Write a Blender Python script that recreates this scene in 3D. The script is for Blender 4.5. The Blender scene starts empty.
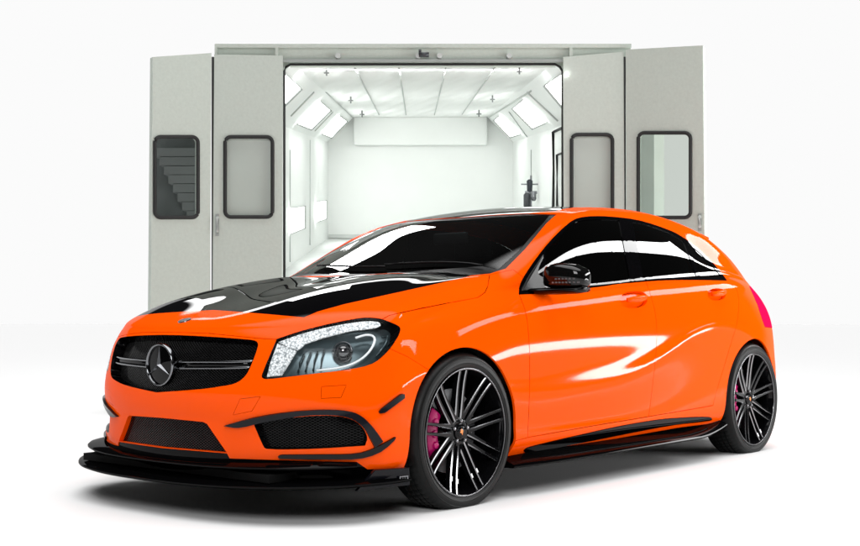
import bpy, bmesh, math, random
from mathutils import Vector, Matrix
from mathutils.bvhtree import BVHTree
random.seed(7)
PI = math.pi
C = bpy.context.scene.collection

# ------------------------------------------------------------------ camera
W0, H0 = 860, 546
FOC = 1220.0
CAM = Vector((-3.977, -4.037, 0.80)); YAW = 0.8704; PIT = 0.0373
DV = Vector((math.sin(YAW)*math.cos(PIT), math.cos(YAW)*math.cos(PIT), math.sin(PIT)))
RV = Vector((math.cos(YAW), -math.sin(YAW), 0))
UV = RV.cross(DV)
def ray(p): return FOC*DV + (p[0]-430)*RV - (p[1]-273)*UV
def proj(v):
    q = v-CAM; z = q.dot(DV)
    return (430+FOC*q.dot(RV)/z, 273-FOC*q.dot(UV)/z)
def unax(p, ax, val):
    d = ray(p); t = (val-CAM[ax])/d[ax]; return CAM+t*d
cd = bpy.data.cameras.new('camera'); cam = bpy.data.objects.new('camera', cd); C.objects.link(cam)
cam.matrix_world = Matrix.Translation(CAM) @ Matrix((RV, UV, -DV)).transposed().to_4x4()
cd.sensor_width = 36; cd.lens = FOC/W0*36; cd.clip_start = 0.1; cd.clip_end = 500
bpy.context.scene.camera = cam

# ------------------------------------------------------------------ materials
def mat(name, col, rough=.5, metal=0, coat=0, coatr=.03, spec=.5, emit=None, es=1, trans=0, bump=None, var=0, vs=3):
    m = bpy.data.materials.new(name); m.use_nodes = True
    nt = m.node_tree; b = nt.nodes['Principled BSDF']
    b.inputs['Base Color'].default_value = (*col, 1); b.inputs['Roughness'].default_value = rough
    b.inputs['Metallic'].default_value = metal; b.inputs['Coat Weight'].default_value = coat
    b.inputs['Coat Roughness'].default_value = coatr; b.inputs['Specular IOR Level'].default_value = spec
    b.inputs['Transmission Weight'].default_value = trans
    if emit: b.inputs['Emission Color'].default_value = (*emit, 1); b.inputs['Emission Strength'].default_value = es
    tc = nt.nodes.new('ShaderNodeTexCoord')
    if var:      # a little unevenness of tone
        n = nt.nodes.new('ShaderNodeTexNoise'); n.inputs['Scale'].default_value = vs; n.inputs['Detail'].default_value = 6
        nt.links.new(tc.outputs['Object'], n.inputs['Vector'])
        r = nt.nodes.new('ShaderNodeValToRGB')
        r.color_ramp.elements[0].position = .3; r.color_ramp.elements[1].position = .7
        r.color_ramp.elements[0].color = (*[c*(1-var) for c in col], 1); r.color_ramp.elements[1].color = (*[min(1, c*(1+var)) for c in col], 1)
        nt.links.new(n.outputs['Fac'], r.inputs['Fac']); nt.links.new(r.outputs['Color'], b.inputs['Base Color'])
    if bump:     # (scale, strength, distance)
        n = nt.nodes.new('ShaderNodeTexNoise'); n.inputs['Scale'].default_value = bump[0]; n.inputs['Detail'].default_value = 3
        nt.links.new(tc.outputs['Object'], n.inputs['Vector'])
        bp = nt.nodes.new('ShaderNodeBump'); bp.inputs['Strength'].default_value = bump[1]; bp.inputs['Distance'].default_value = bump[2]
        nt.links.new(n.outputs['Fac'], bp.inputs['Height']); nt.links.new(bp.outputs['Normal'], b.inputs['Normal'])
    return m
def tinted(name, tint, rough=.0, ior=1.5, boost=1.0):
    m = bpy.data.materials.new(name); m.use_nodes = True; nt = m.node_tree; nt.nodes.clear()
    o = nt.nodes.new('ShaderNodeOutputMaterial'); t = nt.nodes.new('ShaderNodeBsdfTransparent'); t.inputs[0].default_value = (*tint, 1)
    g = nt.nodes.new('ShaderNodeBsdfGlossy'); g.inputs['Roughness'].default_value = rough
    f = nt.nodes.new('ShaderNodeFresnel'); f.inputs['IOR'].default_value = ior
    mx = nt.nodes.new('ShaderNodeMixShader')
    nt.links.new(f.outputs[0], mx.inputs[0]); nt.links.new(t.outputs[0], mx.inputs[1]); nt.links.new(g.outputs[0], mx.inputs[2])
    nt.links.new(mx.outputs[0], o.inputs[0]); return m
def lattice(name, scale, col, hole=(.003,.003,.003)):
    """woven mesh insert: thin crossing wires over dark holes"""
    m = mat(name, col, .3, coat=.5); nt = m.node_tree; b = nt.nodes['Principled BSDF']
    tc = nt.nodes.new('ShaderNodeTexCoord'); mp = nt.nodes.new('ShaderNodeMapping')
    nt.links.new(tc.outputs['Object'], mp.inputs['Vector'])
    sx = nt.nodes.new('ShaderNodeSeparateXYZ'); nt.links.new(mp.outputs[0], sx.inputs[0])
    def M(op, a, b_=None):
        n = nt.nodes.new('ShaderNodeMath'); n.operation = op
        for i, v in enumerate((a, b_)):
            if v is None: continue
            if isinstance(v, (int, float)): n.inputs[i].default_value = v
            else: nt.links.new(v, n.inputs[i])
        return n.outputs[0]
    y = M('MULTIPLY', sx.outputs[1], scale*.62); z = M('MULTIPLY', sx.outputs[2], scale)
    a = M('ABSOLUTE', M('SINE', M('ADD', y, z))); c = M('ABSOLUTE', M('SINE', M('SUBTRACT', y, z)))
    h = M('MINIMUM', a, c)
    r = nt.nodes.new('ShaderNodeValToRGB'); r.color_ramp.elements[0].position = .22; r.color_ramp.elements[1].position = .42
    r.color_ramp.elements[0].color = (*col, 1); r.color_ramp.elements[1].color = (*hole, 1)
    nt.links.new(h, r.inputs['Fac']); nt.links.new(r.outputs['Color'], b.inputs['Base Color'])
    rr = nt.nodes.new('ShaderNodeMapRange'); rr.inputs['From Min'].default_value = .22; rr.inputs['From Max'].default_value = .45
    rr.inputs['To Min'].default_value = .28; rr.inputs['To Max'].default_value = 0
    nt.links.new(h, rr.inputs['Value'])
    for s in ('Specular IOR Level', 'Coat Weight'): nt.links.new(rr.outputs[0], b.inputs[s])
    bp = nt.nodes.new('ShaderNodeBump'); bp.invert = True; bp.inputs['Distance'].default_value = .004
    nt.links.new(h, bp.inputs['Height']); nt.links.new(bp.outputs[0], b.inputs['Normal'])
    return m
M_OR = mat('orange_paint', (1.0, .086, .0), .38, coat=.22, coatr=.045, spec=.0)
M_BK = mat('black_gloss', (.0015, .0014, .0018), .3, coat=.45, coatr=.01, spec=0)
M_BK2 = mat('black_lip', (.0015, .0015, .0017), .3, coat=.2, coatr=.03, spec=0)
M_BKR = mat('black_roof', (.003, .003, .003), .25, coat=.7, coatr=.02, spec=0)
M_BP = mat('black_plastic', (.004, .004, .0045), .35, spec=.2, bump=(900, .2, .0005))
M_DK = mat('dark_inner', (.004, .004, .004), .8, spec=.1)
M_CARB = mat('carbon_grey', (.004, .0043, .007), .3, coat=.25, spec=.1, var=.4)
M_CHR = mat('dark_chrome', (.19, .195, .205), .10, metal=1)
M_SAT = mat('satin_silver', (.22, .225, .24), .28, metal=1)
M_RUB = mat('rubber', (.0038, .0042, .0042), .42, spec=.17, bump=(60, .15, .001))
M_RIM = mat('rim_black', (.003, .003, .0035), .2, metal=0, coat=.42, coatr=.02, spec=0)
M_RIME = mat('rim_polished', (.34, .34, .35), .22, metal=1)
M_DISC = mat('brake_steel', (.05, .05, .052), .35, metal=1)
M_CAL = mat('caliper_magenta', (.42, .003, .115), .35, coat=.3, spec=.1)
M_GLASS = tinted('tinted_glass', (.06, .065, .065))
M_WSH = tinted('windscreen_glass', (.50, .53, .53), ior=1.45)
M_LENS = tinted('clear_lens', (.95, .97, .98), ior=1.13)
M_MESH = lattice('grille_mesh', 330, (.014, .014, .015))
M_MESH2 = lattice('intake_mesh', 300, (.008, .008, .009))
M_RED = mat('red_lens', (.72, .004, .06), .5, spec=0)
M_HOUS = mat('lamp_housing', (.085, .115, .125), .22, metal=.6)
M_TRIM = mat('interior_grey', (.03, .03, .032), .6)

# ------------------------------------------------------------------ helpers
def link(name, me, parent=None):
    o = bpy.data.objects.new(name, me); C.objects.link(o)
    if parent: o.parent = parent
    return o
def obj(name, bm, mats, parent=None, smooth=True, angle=None, bevel=0):
    me = bpy.data.meshes.new(name)
    if smooth:
        for f in bm.faces: f.smooth = True
    bm.normal_update()
    if angle is not None:
        for e in bm.edges:
            e.smooth = not (len(e.link_faces) == 2 and e.calc_face_angle(0) > math.radians(angle))
    bm.to_mesh(me); bm.free()
    for m in (mats if isinstance(mats, (list, tuple)) else [mats]): me.materials.append(m)
    o = link(name, me, parent)
    if bevel:
        md = o.modifiers.new('bevel', 'BEVEL'); md.width = bevel; md.segments = 2; md.limit_method = 'ANGLE'; md.angle_limit = math.radians(40)
        md.harden_normals = False
    return o
def empty(name, loc=(0, 0, 0), parent=None):
    o = bpy.data.objects.new(name, None); C.objects.link(o); o.location = loc; o.empty_display_size = .1
    if parent: o.parent = parent
    return o
def tag(o, label, cat, group=None, kind=None):
    if label: o['label'] = label
    if cat: o['category'] = cat
    if group: o['group'] = group
    if kind: o['kind'] = kind
    return o
def box(bm, c, s, M=None, mi=0):
    r = bmesh.ops.create_cube(bm, size=1)
    for v in r['verts']:
        v.co = Vector((v.co.x*s[0], v.co.y*s[1], v.co.z*s[2])) + Vector(c)
        if M: v.co = M @ v.co
    for v in r['verts']:
        for f in v.link_faces: f.material_index = mi
    return r['verts']
def tube(bm, pts, r, n=8, closed=False, cap=True, mi=0, flat=None):
    """swept tube; r number or list; flat=(up vector, ratio) squashes it"""
    pts = [Vector(p) for p in pts]; N = len(pts); rings = []
    up = Vector((0, 0, 1))
    for i, p in enumerate(pts):
        a = pts[(i-1) % N] if (closed or i > 0) else p; b = pts[(i+1) % N] if (closed or i < N-1) else p
        t = (b-a).normalized(); u = flat[0] if flat else up
        if abs(t.dot(u)) > .95: u = Vector((1, 0, 0)) if abs(t.x) < .9 else Vector((0, 1, 0))
        s = t.cross(u).normalized(); w = s.cross(t)
        rr = r[i] if isinstance(r, (list, tuple)) else r; k = flat[1] if flat else 1
        rings.append([bm.verts.new(p + s*math.cos(2*PI*j/n)*rr + w*math.sin(2*PI*j/n)*rr*k) for j in range(n)])
    for i in range(N if closed else N-1):
        A, B = rings[i], rings[(i+1) % N]
        for j in range(n):
            f = bm.faces.new((A[j], A[(j+1) % n], B[(j+1) % n], B[j])); f.material_index = mi
    if cap and not closed:
        for f in (bm.faces.new(rings[0][::-1]), bm.faces.new(rings[-1])): f.material_index = mi
def lathe(bm, prof, n=64, mi=0, a0=0, a1=2*PI, ctr=(0, 0, 0)):
    """prof of (radius, y) turned round the y axis"""
    full = abs(a1-a0-2*PI) < 1e-6; c = Vector(ctr)
    rings = []
    for k in range(n if full else n+1):
        a = a0+(a1-a0)*k/n
        rings.append([bm.verts.new(c+Vector((r*math.cos(a), y, r*math.sin(a)))) for r, y in prof])
    for k in range(n):
        A, B = rings[k], rings[(k+1) % len(rings)]
        for j in range(len(prof)-1):
            try: f = bm.faces.new((A[j], A[j+1], B[j+1], B[j])); f.material_index = mi
            except ValueError: pass
def prism(bm, poly, offs, mi=0):
    """poly: list of 3-D points, extruded by vector offs"""
    a = [bm.verts.new(p) for p in poly]; b = [bm.verts.new(Vector(p)+Vector(offs)) for p in poly]
    n = len(a); fs = [bm.faces.new(a), bm.faces.new(b[::-1])]
    for i in range(n): fs.append(bm.faces.new((a[i], b[i], b[(i+1) % n], a[(i+1) % n])))
    for f in fs: f.material_index = mi
def tab(t, x):
    """smooth (monotone cubic) table lookup"""
    n = len(t)
    if x <= t[0][0]: return t[0][1]
    if x >= t[-1][0]: return t[-1][1]
    d = [(t[i+1][1]-t[i][1])/(t[i+1][0]-t[i][0]) for i in range(n-1)]
    m = [d[0]]+[0 if d[i-1]*d[i] <= 0 else 2*d[i-1]*d[i]/(d[i-1]+d[i]) for i in range(1, n-1)]+[d[-1]]
    for i in range(n-1):
        if x <= t[i+1][0]:
            h = t[i+1][0]-t[i][0]; s = (x-t[i][0])/h
            return (2*s**3-3*s**2+1)*t[i][1]+(s**3-2*s**2+s)*h*m[i]+(-2*s**3+3*s**2)*t[i+1][1]+(s**3-s**2)*h*m[i+1]
def spl(pts, closed=True, sub=4, sharp=(), step=2.5):
    """Catmull-Rom through pixel points; indices in sharp stay corners"""
    n = len(pts); out = []
    for i in range(n if closed else n-1):
        p1, p2 = pts[i], pts[(i+1) % n]
        p0 = pts[(i-1) % n] if (closed or i > 0) else p1; p3 = pts[(i+2) % n] if (closed or i+2 < n) else p2
        if i in sharp: p0 = p1
        if (i+1) % n in sharp: p3 = p2
        L = max(math.dist(p1, p2), 1e-9)
        k = max(1, min(sub, int(L/step)+1))
        m1 = [(p2[a]-p0[a])*L/max(math.dist(p0, p2), 1e-9)*1. for a in range(len(p1))]
        m2 = [(p3[a]-p1[a])*L/max(math.dist(p1, p3), 1e-9)*1. for a in range(len(p1))]
        for j in range(k):
            s = j/k
            out.append(tuple((2*s**3-3*s**2+1)*p1[a]+(s**3-2*s**2+s)*m1[a]+(-2*s**3+3*s**2)*p2[a]+(s**3-s**2)*m2[a] for a in range(len(p1))))
    if not closed: out.append(tuple(pts[-1]))
    return out
def inside(p, poly):
    x, y = p; r = False; j = len(poly)-1
    for i in range(len(poly)):
        xi, yi = poly[i]; xj, yj = poly[j]
        if (yi > y) != (yj > y) and x < (xj-xi)*(y-yi)/(yj-yi)+xi: r = not r
        j = i
    return r

# ------------------------------------------------------------------ body surface (control cage, interpolated)
XS = [-.28, -.08, .12, .30, .42, .54, .70, .90, 1.12, 1.36, 1.65, 1.95, 2.22, 2.45, 2.66, 2.84, 2.99]
ZR = [
 [(-.28, .17), (3.1, .19)],
 [(-.28, .25), (3.1, .28)],
 [(-.28, .38), (.5, .32), (1.2, .33), (1.7, .38), (2.2, .48), (2.7, .5), (3.1, .4)],
 [(-.28, .50), (.2, .47), (.5, .415), (1.0, .44), (1.31, .48), (1.61, .56), (1.93, .675), (2.15, .73), (2.4, .73), (3.1, .55)],
 [(-.28, .55), (.5, .53), (1.05, .56), (1.31, .585), (1.61, .64), (1.93, .727), (2.15, .775), (2.4, .775), (3.1, .61)],
 [(-.28, .60), (.5, .645), (1.05, .68), (1.5, .71), (1.9, .765), (2.15, .815), (2.4, .82), (3.1, .68)],
 [(-.28, .68), (.5, .80), (1.5, .85), (2.1, .90), (3.1, .80)],
 [(-.28, .745), (.1, .83), (.5, .885), (1.2, .94), (1.7, .975), (2.3, 1.0), (2.7, .995), (3.0, .93)],
 [(-.28, .775), (0, .842), (.3, .91), (.5, .93), (.75, .94), (1.2, .967), (1.6, 1.0), (2.1, 1.03), (2.7, 1.045), (3.0, 1.0)],
 'MID',
 [(-.28, .825), (0, .895), (.3, .95), (.42, .965), (.54, 1.0), (.70, 1.085), (.90, 1.20), (1.06, 1.27), (1.27, 1.307), (1.49, 1.322), (1.78, 1.312), (2.03, 1.284), (2.3, 1.218), (2.53, 1.15), (2.7, 1.12), (3.0, 1.06)],
 [(-.28, .857), (0, .93), (.3, .985), (.42, 1.0), (.54, 1.045), (.70, 1.130), (.90, 1.228), (1.06, 1.298), (1.27, 1.350), (1.55, 1.384), (1.85, 1.39), (2.15, 1.374), (2.45, 1.338), (2.62, 1.30), (2.8, 1.235), (3.0, 1.13)]]
WR = [
 [(-.28, .80), (3.0, .80)],
 [(-.28, .865), (0, .87), (2.7, .87), (3.0, .83)],
 [(-.28, .875), (0, .886), (.4, .875), (.8, .870), (1.7, .870), (2.3, .88), (2.7, .89), (3.0, .86)],
 [(-.28, .872), (0, .888), (.4, .883), (1.0, .884), (1.6, .886), (2.1, .888), (2.7, .892), (3.0, .855)],
 [(-.28, .870), (0, .887), (.4, .878), (1.0, .878), (1.6, .880), (2.1, .883), (2.7, .890), (3.0, .853)],
 [(-.28, .868), (0, .885), (.4, .8765), (1.0, .8755), (1.6, .8765), (2.1, .880), (2.7, .888), (3.0, .85)],
 [(-.28, .85), (0, .87), (.4, .866), (1.6, .864), (2.1, .866), (2.7, .87), (3.0, .835)],
 [(-.28, .83), (0, .84), (.4, .835), (.8, .83), (1.6, .826), (2.4, .825), (2.8, .80), (3.0, .78)],
 [(-.28, .81), (0, .80), (.3, .79), (.5, .785), (1.2, .785), (1.8, .78), (2.3, .76), (2.7, .735), (3.0, .72)],
 'MID',
 [(-.28, .78), (0, .76), (.3, .745), (.54, .755), (.78, .735), (1.06, .70), (1.5, .675), (2.03, .665), (2.5, .67), (2.7, .68), (3.0, .67)],
 [(-.28, .74), (0, .70), (.3, .69), (.54, .70), (.78, .67), (1.06, .635), (1.3, .60), (1.85, .58), (2.4, .58), (2.8, .61), (3.0, .62)]]
Z0 = [(-.785, .782), (-.65, .825), (-.5, .868), (-.34, .908), (-.11, .952), (.1, .985), (.28, 1.008), (.32, 1.014), (.37, 1.032), (.5, 1.090), (.7, 1.178), (.95, 1.288), (1.12, 1.356), (1.25, 1.392), (1.5, 1.418), (1.85, 1.427), (2.15, 1.417), (2.5, 1.385), (2.78, 1.345), (2.95, 1.26), (3.2, 1.08)]
SH = [(-.28, .34), (-.08, .28), (.12, .22), (.30, .18), (.42, .13), (.54, .175), (.7, .15), (.9, .12), (1.12, .09), (1.36, .05), (1.65, 0), (2.4, 0), (2.66, -.04), (2.84, -.07), (2.99, -.11)]
CT = [0, .28, .55, .80, 1]; CF = [0, .045, .21, .55, 1]
FR = [  # front rows: centre (x, z), corner (x, w, z)
 ((-.80, .15), (-.50, .79, .16)), ((-.865, .215), (-.50, .835, .225)), ((-.872, .30), (-.50, .848, .32)),
 ((-.878, .39), (-.49, .854, .41)), ((-.89, .425), (-.48, .856, .45)), ((-.90, .46), (-.475, .856, .50)), ((-.905, .51), (-.46, .852, .565)),
 ((-.892, .60), (-.44, .846, .64)), ((-.87, .68), (-.42, .835, .705)), ((-.84, .735), (-.40, .812, .757)),
 ((-.822, .757), (-.39, .80, .785)),
 ((-.785, .785), (-.37, .775, .818))]
BR = [((3.36, .2), (3.12, .74, .2)), ((3.43, .28), (3.17, .78, .29)), ((3.46, .38), (3.17, .80, .4)), ((3.47, .5), (3.17, .80, .5)),
 ((3.47, .56), (3.16, .80, .56)), ((3.46, .62), (3.15, .80, .62)), ((3.43, .74), (3.14, .79, .75)), ((3.40, .84), (3.13, .76, .85)), ((3.36, .93), (3.12, .71, .93)),
 ((3.33, .965), (3.11, .68, .96)), ((3.30, 1.0), (3.11, .66, .99)), ((3.24, 1.05), (3.10, .62, 1.03))]
NS = len(XS)+2
def build_cage():
    P = {}
    for r in range(12):
        (x0, z0), (xc, wc, zc) = FR[r]
        for c in range(5):
            P['F', r, c] = Vector((x0+(xc-x0)*CF[c], wc*CT[c], z0+(zc-z0)*CT[c]**2))
        P['S', r, 0] = P['F', r, 4]
        for s, x in enumerate(XS):
            if ZR[r] == 'MID':
                za, zb = tab(ZR[r-1], x), tab(ZR[r+1], x); wa, wb = tab(WR[r-1], x), tab(WR[r+1], x)
                P['S', r, s+1] = Vector((x, (wa+wb)/2+.075*max(0, zb-za), (za+zb)/2))
            else: P['S', r, s+1] = Vector((x, tab(WR[r], x), tab(ZR[r], x)))
        (x0, z0), (xc, wc, zc) = BR[r]
        for c in range(5):
            P['B', r, c] = Vector((x0+(xc-x0)*CF[c]*.8+(xc-x0)*.2*CT[c]**2, wc*CT[c], z0+(zc-z0)*CT[c]**2))
        P['S', r, NS-1] = P['B', r, 4]
    for s, x in enumerate(XS):
        w9, z9 = P['S', 11, s+1].y, P['S', 11, s+1].z
        for c in range(4):
            t = [0, .30, .57, .81][c]
            xx = x - tab(SH, x)*(1-t**2)
            zz = z9+(tab(Z0, xx)-z9)*(1-t**2) + (.016 if c == 1 else .018 if c == 2 else .004 if c == 0 else 0)*tab([(-.62, 0), (-.40, 1), (.1, 1), (.30, 0)], xx)
            P['T', c, s+1] = Vector((xx, w9*t, zz))
        P['T', 4, s+1] = P['S', 11, s+1]
    for c in range(5): P['T', c, 0] = P['F', 11, c]; P['T', c, NS-1] = P['B', 11, c]
    verts = []; idx = {}; key = {}
    def vid(p, sgn):
        q = (p.x, sgn*-p.y if abs(p.y) > 1e-6 else 0.0, p.z); k = tuple(round(a, 6) for a in q)
        if k not in key: key[k] = len(verts); verts.append(Vector(q))
        return key[k]
    faces = []
    for sgn in (1, -1):
        def F(*ks):
            ids = [vid(P[k], sgn) for k in ks]
            faces.append(ids if sgn == 1 else ids[::-1])
        for r in range(11):
            for c in range(4):
                F(('F', r, c), ('F', r, c+1), ('F', r+1, c+1), ('F', r+1, c))
                F(('B', r, c+1), ('B', r, c), ('B', r+1, c), ('B', r+1, c+1))
            for s in range(NS-1): F(('S', r, s), ('S', r, s+1), ('S', r+1, s+1), ('S', r+1, s))
        for c in range(4):
            for s in range(NS-1): F(('T', c+1, s), ('T', c+1, s+1), ('T', c, s+1), ('T', c, s))
    return verts, faces
def subdivided(verts, faces, lev):
    me = bpy.data.meshes.new('tmp'); me.from_pydata([tuple(v) for v in verts], [], faces); me.update()
    o = bpy.data.objects.new('tmp', me); C.objects.link(o)
    m = o.modifiers.new('s', 'SUBSURF'); m.levels = lev; m.render_levels = lev; m.boundary_smooth = 'ALL'
    dg = bpy.context.evaluated_depsgraph_get(); dg.update()
    em = bpy.data.meshes.new_from_object(o.evaluated_get(dg))
    bpy.data.objects.remove(o); bpy.data.meshes.remove(me)
    return em
V, Fc = build_cage(); T = [v.copy() for v in V]
for it in range(3):
    em = subdivided(V, Fc, 3)
    for i in range(len(V)): V[i] += (T[i]-em.vertices[i].co)*.9
    for v in V:
        if abs(v.y) < 1e-5: v.y = 0
    bpy.data.meshes.remove(em)
em = subdivided(V, Fc, 3)
bmF = bmesh.new(); bmF.from_mesh(em); bpy.data.meshes.remove(em)
bmesh.ops.recalc_face_normals(bmF, faces=bmF.faces[:])
bmF.normal_update()
if sum(f.normal.z for f in bmF.faces if f.calc_center_median().z > 1.3) < 0:
    bmesh.ops.reverse_faces(bmF, faces=bmF.faces[:]); bmF.normal_update()
BV = BVHTree.FromBMesh(bmF); bmF.faces.ensure_lookup_table()
def snorm(p):
    """smooth normal of the uncut body surface nearest p"""
    loc, n, fi, d = BV.find_nearest(p)
    f = bmF.faces[fi]; acc = Vector(); 
    for v in f.verts: acc += v.normal/((v.co-loc).length_squared+1e-7)
    return acc.normalized()
def hit(p, off=0):
    d = ray(p).normalized(); loc, n, fi, dist = BV.ray_cast(CAM, d)
    if loc is None: return None
    return loc + snorm(loc)*off
def sidehit(x, z, off=0):
    loc, n, fi, d = BV.ray_cast(Vector((x, -3, z)), Vector((0, 1, 0)))
    return loc + snorm(loc)*off if loc else None

# near half, cut along feature outlines
hb = bmF.copy()
bmesh.ops.delete(hb, geom=[f for f in hb.faces if f.calc_center_median().y > 0], context='FACES')
LY = hb.faces.layers.int.new('lab')
LAB = ['body_shell']
def lab(n):
    if n not in LAB: LAB.append(n)
    return LAB.index(n)
class Px:
    def pr(self, v): return proj(v)
    def plane(self, a, b): return CAM, ray(a).cross(ray(b)).normalized()
    def ok(self, f): return f.normal.dot(CAM-f.calc_center_median()) > 0
class Side:
    def pr(self, v): return (v.x, v.z)
    def plane(self, a, b): return Vector((a[0], 0, a[1])), Vector((b[0]-a[0], 0, b[1]-a[1])).cross(Vector((0, 1, 0))).normalized()
    def ok(self, f): return f.normal.y < -.3 and f.calc_center_median().y < -.5
class Top:
    def pr(self, v): return (v.x, v.y)
    def plane(self, a, b): return Vector((a[0], a[1], 0)), Vector((b[0]-a[0], b[1]-a[1], 0)).cross(Vector((0, 0, 1))).normalized()
    def ok(self, f): return f.normal.z > .1
class Rear:
    def pr(self, v): return (v.y, v.z)
    def plane(self, a, b): return Vector((0, a[0], a[1])), Vector((0, b[0]-a[0], b[1]-a[1])).cross(Vector((1, 0, 0))).normalized()
    def ok(self, f): return f.normal.x > .1 and f.calc_center_median().x > 2.9
PX, SD, TP, RR = Px(), Side(), Top(), Rear()
def cut(name, poly, ch=PX, only=None, cuts=True):
    L = lab(name)
    x0, x1 = min(p[0] for p in poly), max(p[0] for p in poly); y0, y1 = min(p[1] for p in poly), max(p[1] for p in poly)
    def bb(f):
        q = [ch.pr(v.co) for v in f.verts]
        return min(a[0] for a in q), max(a[0] for a in q), min(a[1] for a in q), max(a[1] for a in q)
    cand = {}
    hb.normal_update()
    for f in hb.faces:
        if not ch.ok(f): continue
        b = bb(f)
        if b[1] < x0 or b[0] > x1 or b[3] < y0 or b[2] > y1: continue
        cand[f] = b
    n = len(poly)
    for i in range(n):
        a, b = poly[i], poly[(i+1) % n]
        if math.dist(a, b) < 1e-6: continue
        sx0, sx1 = min(a[0], b[0]), max(a[0], b[0]); sy0, sy1 = min(a[1], b[1]), max(a[1], b[1])
        fs = [f for f, q in cand.items() if f.is_valid and not (q[1] < sx0 or q[0] > sx1 or q[3] < sy0 or q[2] > sy1)]
        if not fs: continue
        co, no = ch.plane(a, b)
        ge = set(fs)
        for f in fs: ge.update(f.edges); ge.update(f.verts)
        r = bmesh.ops.bisect_plane(hb, geom=list(ge), dist=1e-5, plane_co=co, plane_no=no)
        nf = set()
        for g in r['geom']:
            if isinstance(g, bmesh.types.BMFace) and g.is_valid: nf.add(g)
        for f in fs: cand.pop(f, None)
        for f in nf: cand[f] = bb(f)
        for f in fs:
            if f.is_valid: cand[f] = bb(f)
    hb.normal_update()
    for f in cand:
        if f.is_valid and ch.ok(f) and inside(ch.pr(f.calc_center_median()), poly):
            if only is None or LAB[f[LY]] in only: f[LY] = L

P3 = lambda x, y, z: proj(Vector((x, y, z)))
def surf(x, y):   # point on top of the body at (x, y), as pixel
    loc, n, fi, d = BV.ray_cast(Vector((x, y, 3)), Vector((0, 0, -1))); return proj(loc)
# --- panels
cowl = [(489.6, 275), (470, 275.5), surf(.36, -.45), surf(.31, -.25), surf(.29, 0), surf(.29, .1)]
hood_side = [(277, 339.6), (285, 341), (300, 336), (323, 330), (345, 325), (364.6, 322), (379, 321), (390, 315.2), (420, 308.5), (448.6, 303), (478, 297.5), (485, 292.5), (488, 286), (489.6, 275)]
hood = hood_side + cowl[1:] + [(330, 230), (90, 240), (60, 350), (112, 336), (162, 332), (209, 333.5), (256, 338.2)]
cut('hood', hood)
cut('hood_stripe', [(304, 317.4), (318, 311.5), (345, 304), (397, 292.5), (440, 283), (466, 277), (476, 274), cowl[2], cowl[3], cowl[4], cowl[5], (330, 230), (60, 240), (60, 330), (140, 312), (165, 308.5), (191.6, 308.7), (227, 310.9), (265, 313.9)], only=['hood'])
cut('front_bumper', [(277, 339.6), (285, 341), (300, 336), (323, 330), (345, 325), (364.6, 322), (379, 321), (385, 335), (390, 348.8), (407.6, 356.7), (432, 372), (440, 540), (40, 540), (40, 340), (112, 336), (162, 332), (209, 333.5), (256, 338.2)], only=['body_shell'])
cut('fender', [(379, 321), (390, 315.2), (448.6, 303), (478, 297.5), (485, 292.5), (488, 286), (489.6, 275), (513, 269.5), (523, 277), (519.2, 294.4), (525, 310), (527.6, 323.8), (529.5, 350), (529.5, 390.5), (527.6, 437.5), (515, 441), (495, 441), (432, 372), (407.6, 356.7), (390, 348.8), (385, 335)], only=['body_shell'])
fd = spl([(519.2, 294.4), (525, 310), (527.6, 323.8), (529.5, 350), (529.5, 390.5), (527.6, 437.5)], False, 3)
bs = spl([(645, 279), (652, 300), (656, 319), (656.5, 345), (653, 381), (648.6, 416.7)], False, 3)
rd = spl([(722, 278), (729, 283), (735, 287.5), (738, 294), (738.7, 307.7), (736.7, 323.8), (731, 343), (724, 366.7), (716.7, 390.5), (713, 405.5)], False, 3)
cut('front_door', fd + [(600, 424.7)] + bs[::-1] + [(600, 240)], only=['body_shell', 'fender'])
cut('rear_door', bs + [(690, 409.5)] + rd[::-1] + [(690, 262)], only=['body_shell'])
# --- glass
dlo = [(519, 294.4), (519.6, 286.7), (524, 276.8), (535, 260.3), (546, 246), (557, 234), (568, 224), (576.7, 218.6), (590, 216.4), (612, 216.8), (640, 220.6), (671.3, 231), (684, 238), (697, 247.4), (709.7, 259.5), (722.6, 274.4), (727, 280.5), (697, 280), (658.5, 280.5), (620, 283.8), (596.5, 287), (537, 293.6)]
cut('window_trim', spl(dlo, True, 3, sharp=(0, 16)))
cut('front_glass', spl([(545.2, 250.7), (561.4, 234), (570.7, 225.6), (578, 221.5), (593, 219.6), (619, 220.6), (630, 279.8), (596.7, 283.6), (546, 288.5)], True, 3, sharp=(0, 5, 6, 8)), only=['window_trim'])
cut('pillar_strip', [(623, 220.6), (630.4, 222.5), (640.5, 279), (633.5, 279.8)], only=['window_trim'])
cut('rear_glass', spl([(632.6, 222.3), (646, 224.8), (668, 232.5), (683.5, 241.5), (696.5, 277), (643, 278.5)], True, 3, sharp=(0, 3, 4, 5)), only=['window_trim'])
cut('quarter_glass', spl([(686.5, 243), (697, 250.5), (709, 262.5), (719, 274), (721, 277), (700.5, 277)], True, 3, sharp=(0, 4, 5)), only=['window_trim'])
ws = [(505.5, 268.5), (524, 250), (534, 238), (546, 223.5), (556, 214.5), surf(1.13, -.60), surf(1.10, -.4), surf(1.08, -.2), surf(1.07, 0), surf(1.07, .15), (330, 262)] + cowl[::-1][:5] + [(489.6, 273.5)]
cut('windscreen', ws, only=['body_shell', 'fender', 'hood'])
wi = [(498, 269), (519, 250), (530, 237), (542, 223.5), surf(1.11, -.54), surf(1.06, -.4), surf(1.04, -.2), surf(1.03, 0), surf(1.03, .15), (332, 258), surf(.34, .1), surf(.34, 0), surf(.355, -.25), surf(.40, -.45), surf(.47, -.6)]
cut('windscreen_glass', wi, only=['windscreen'])
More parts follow.
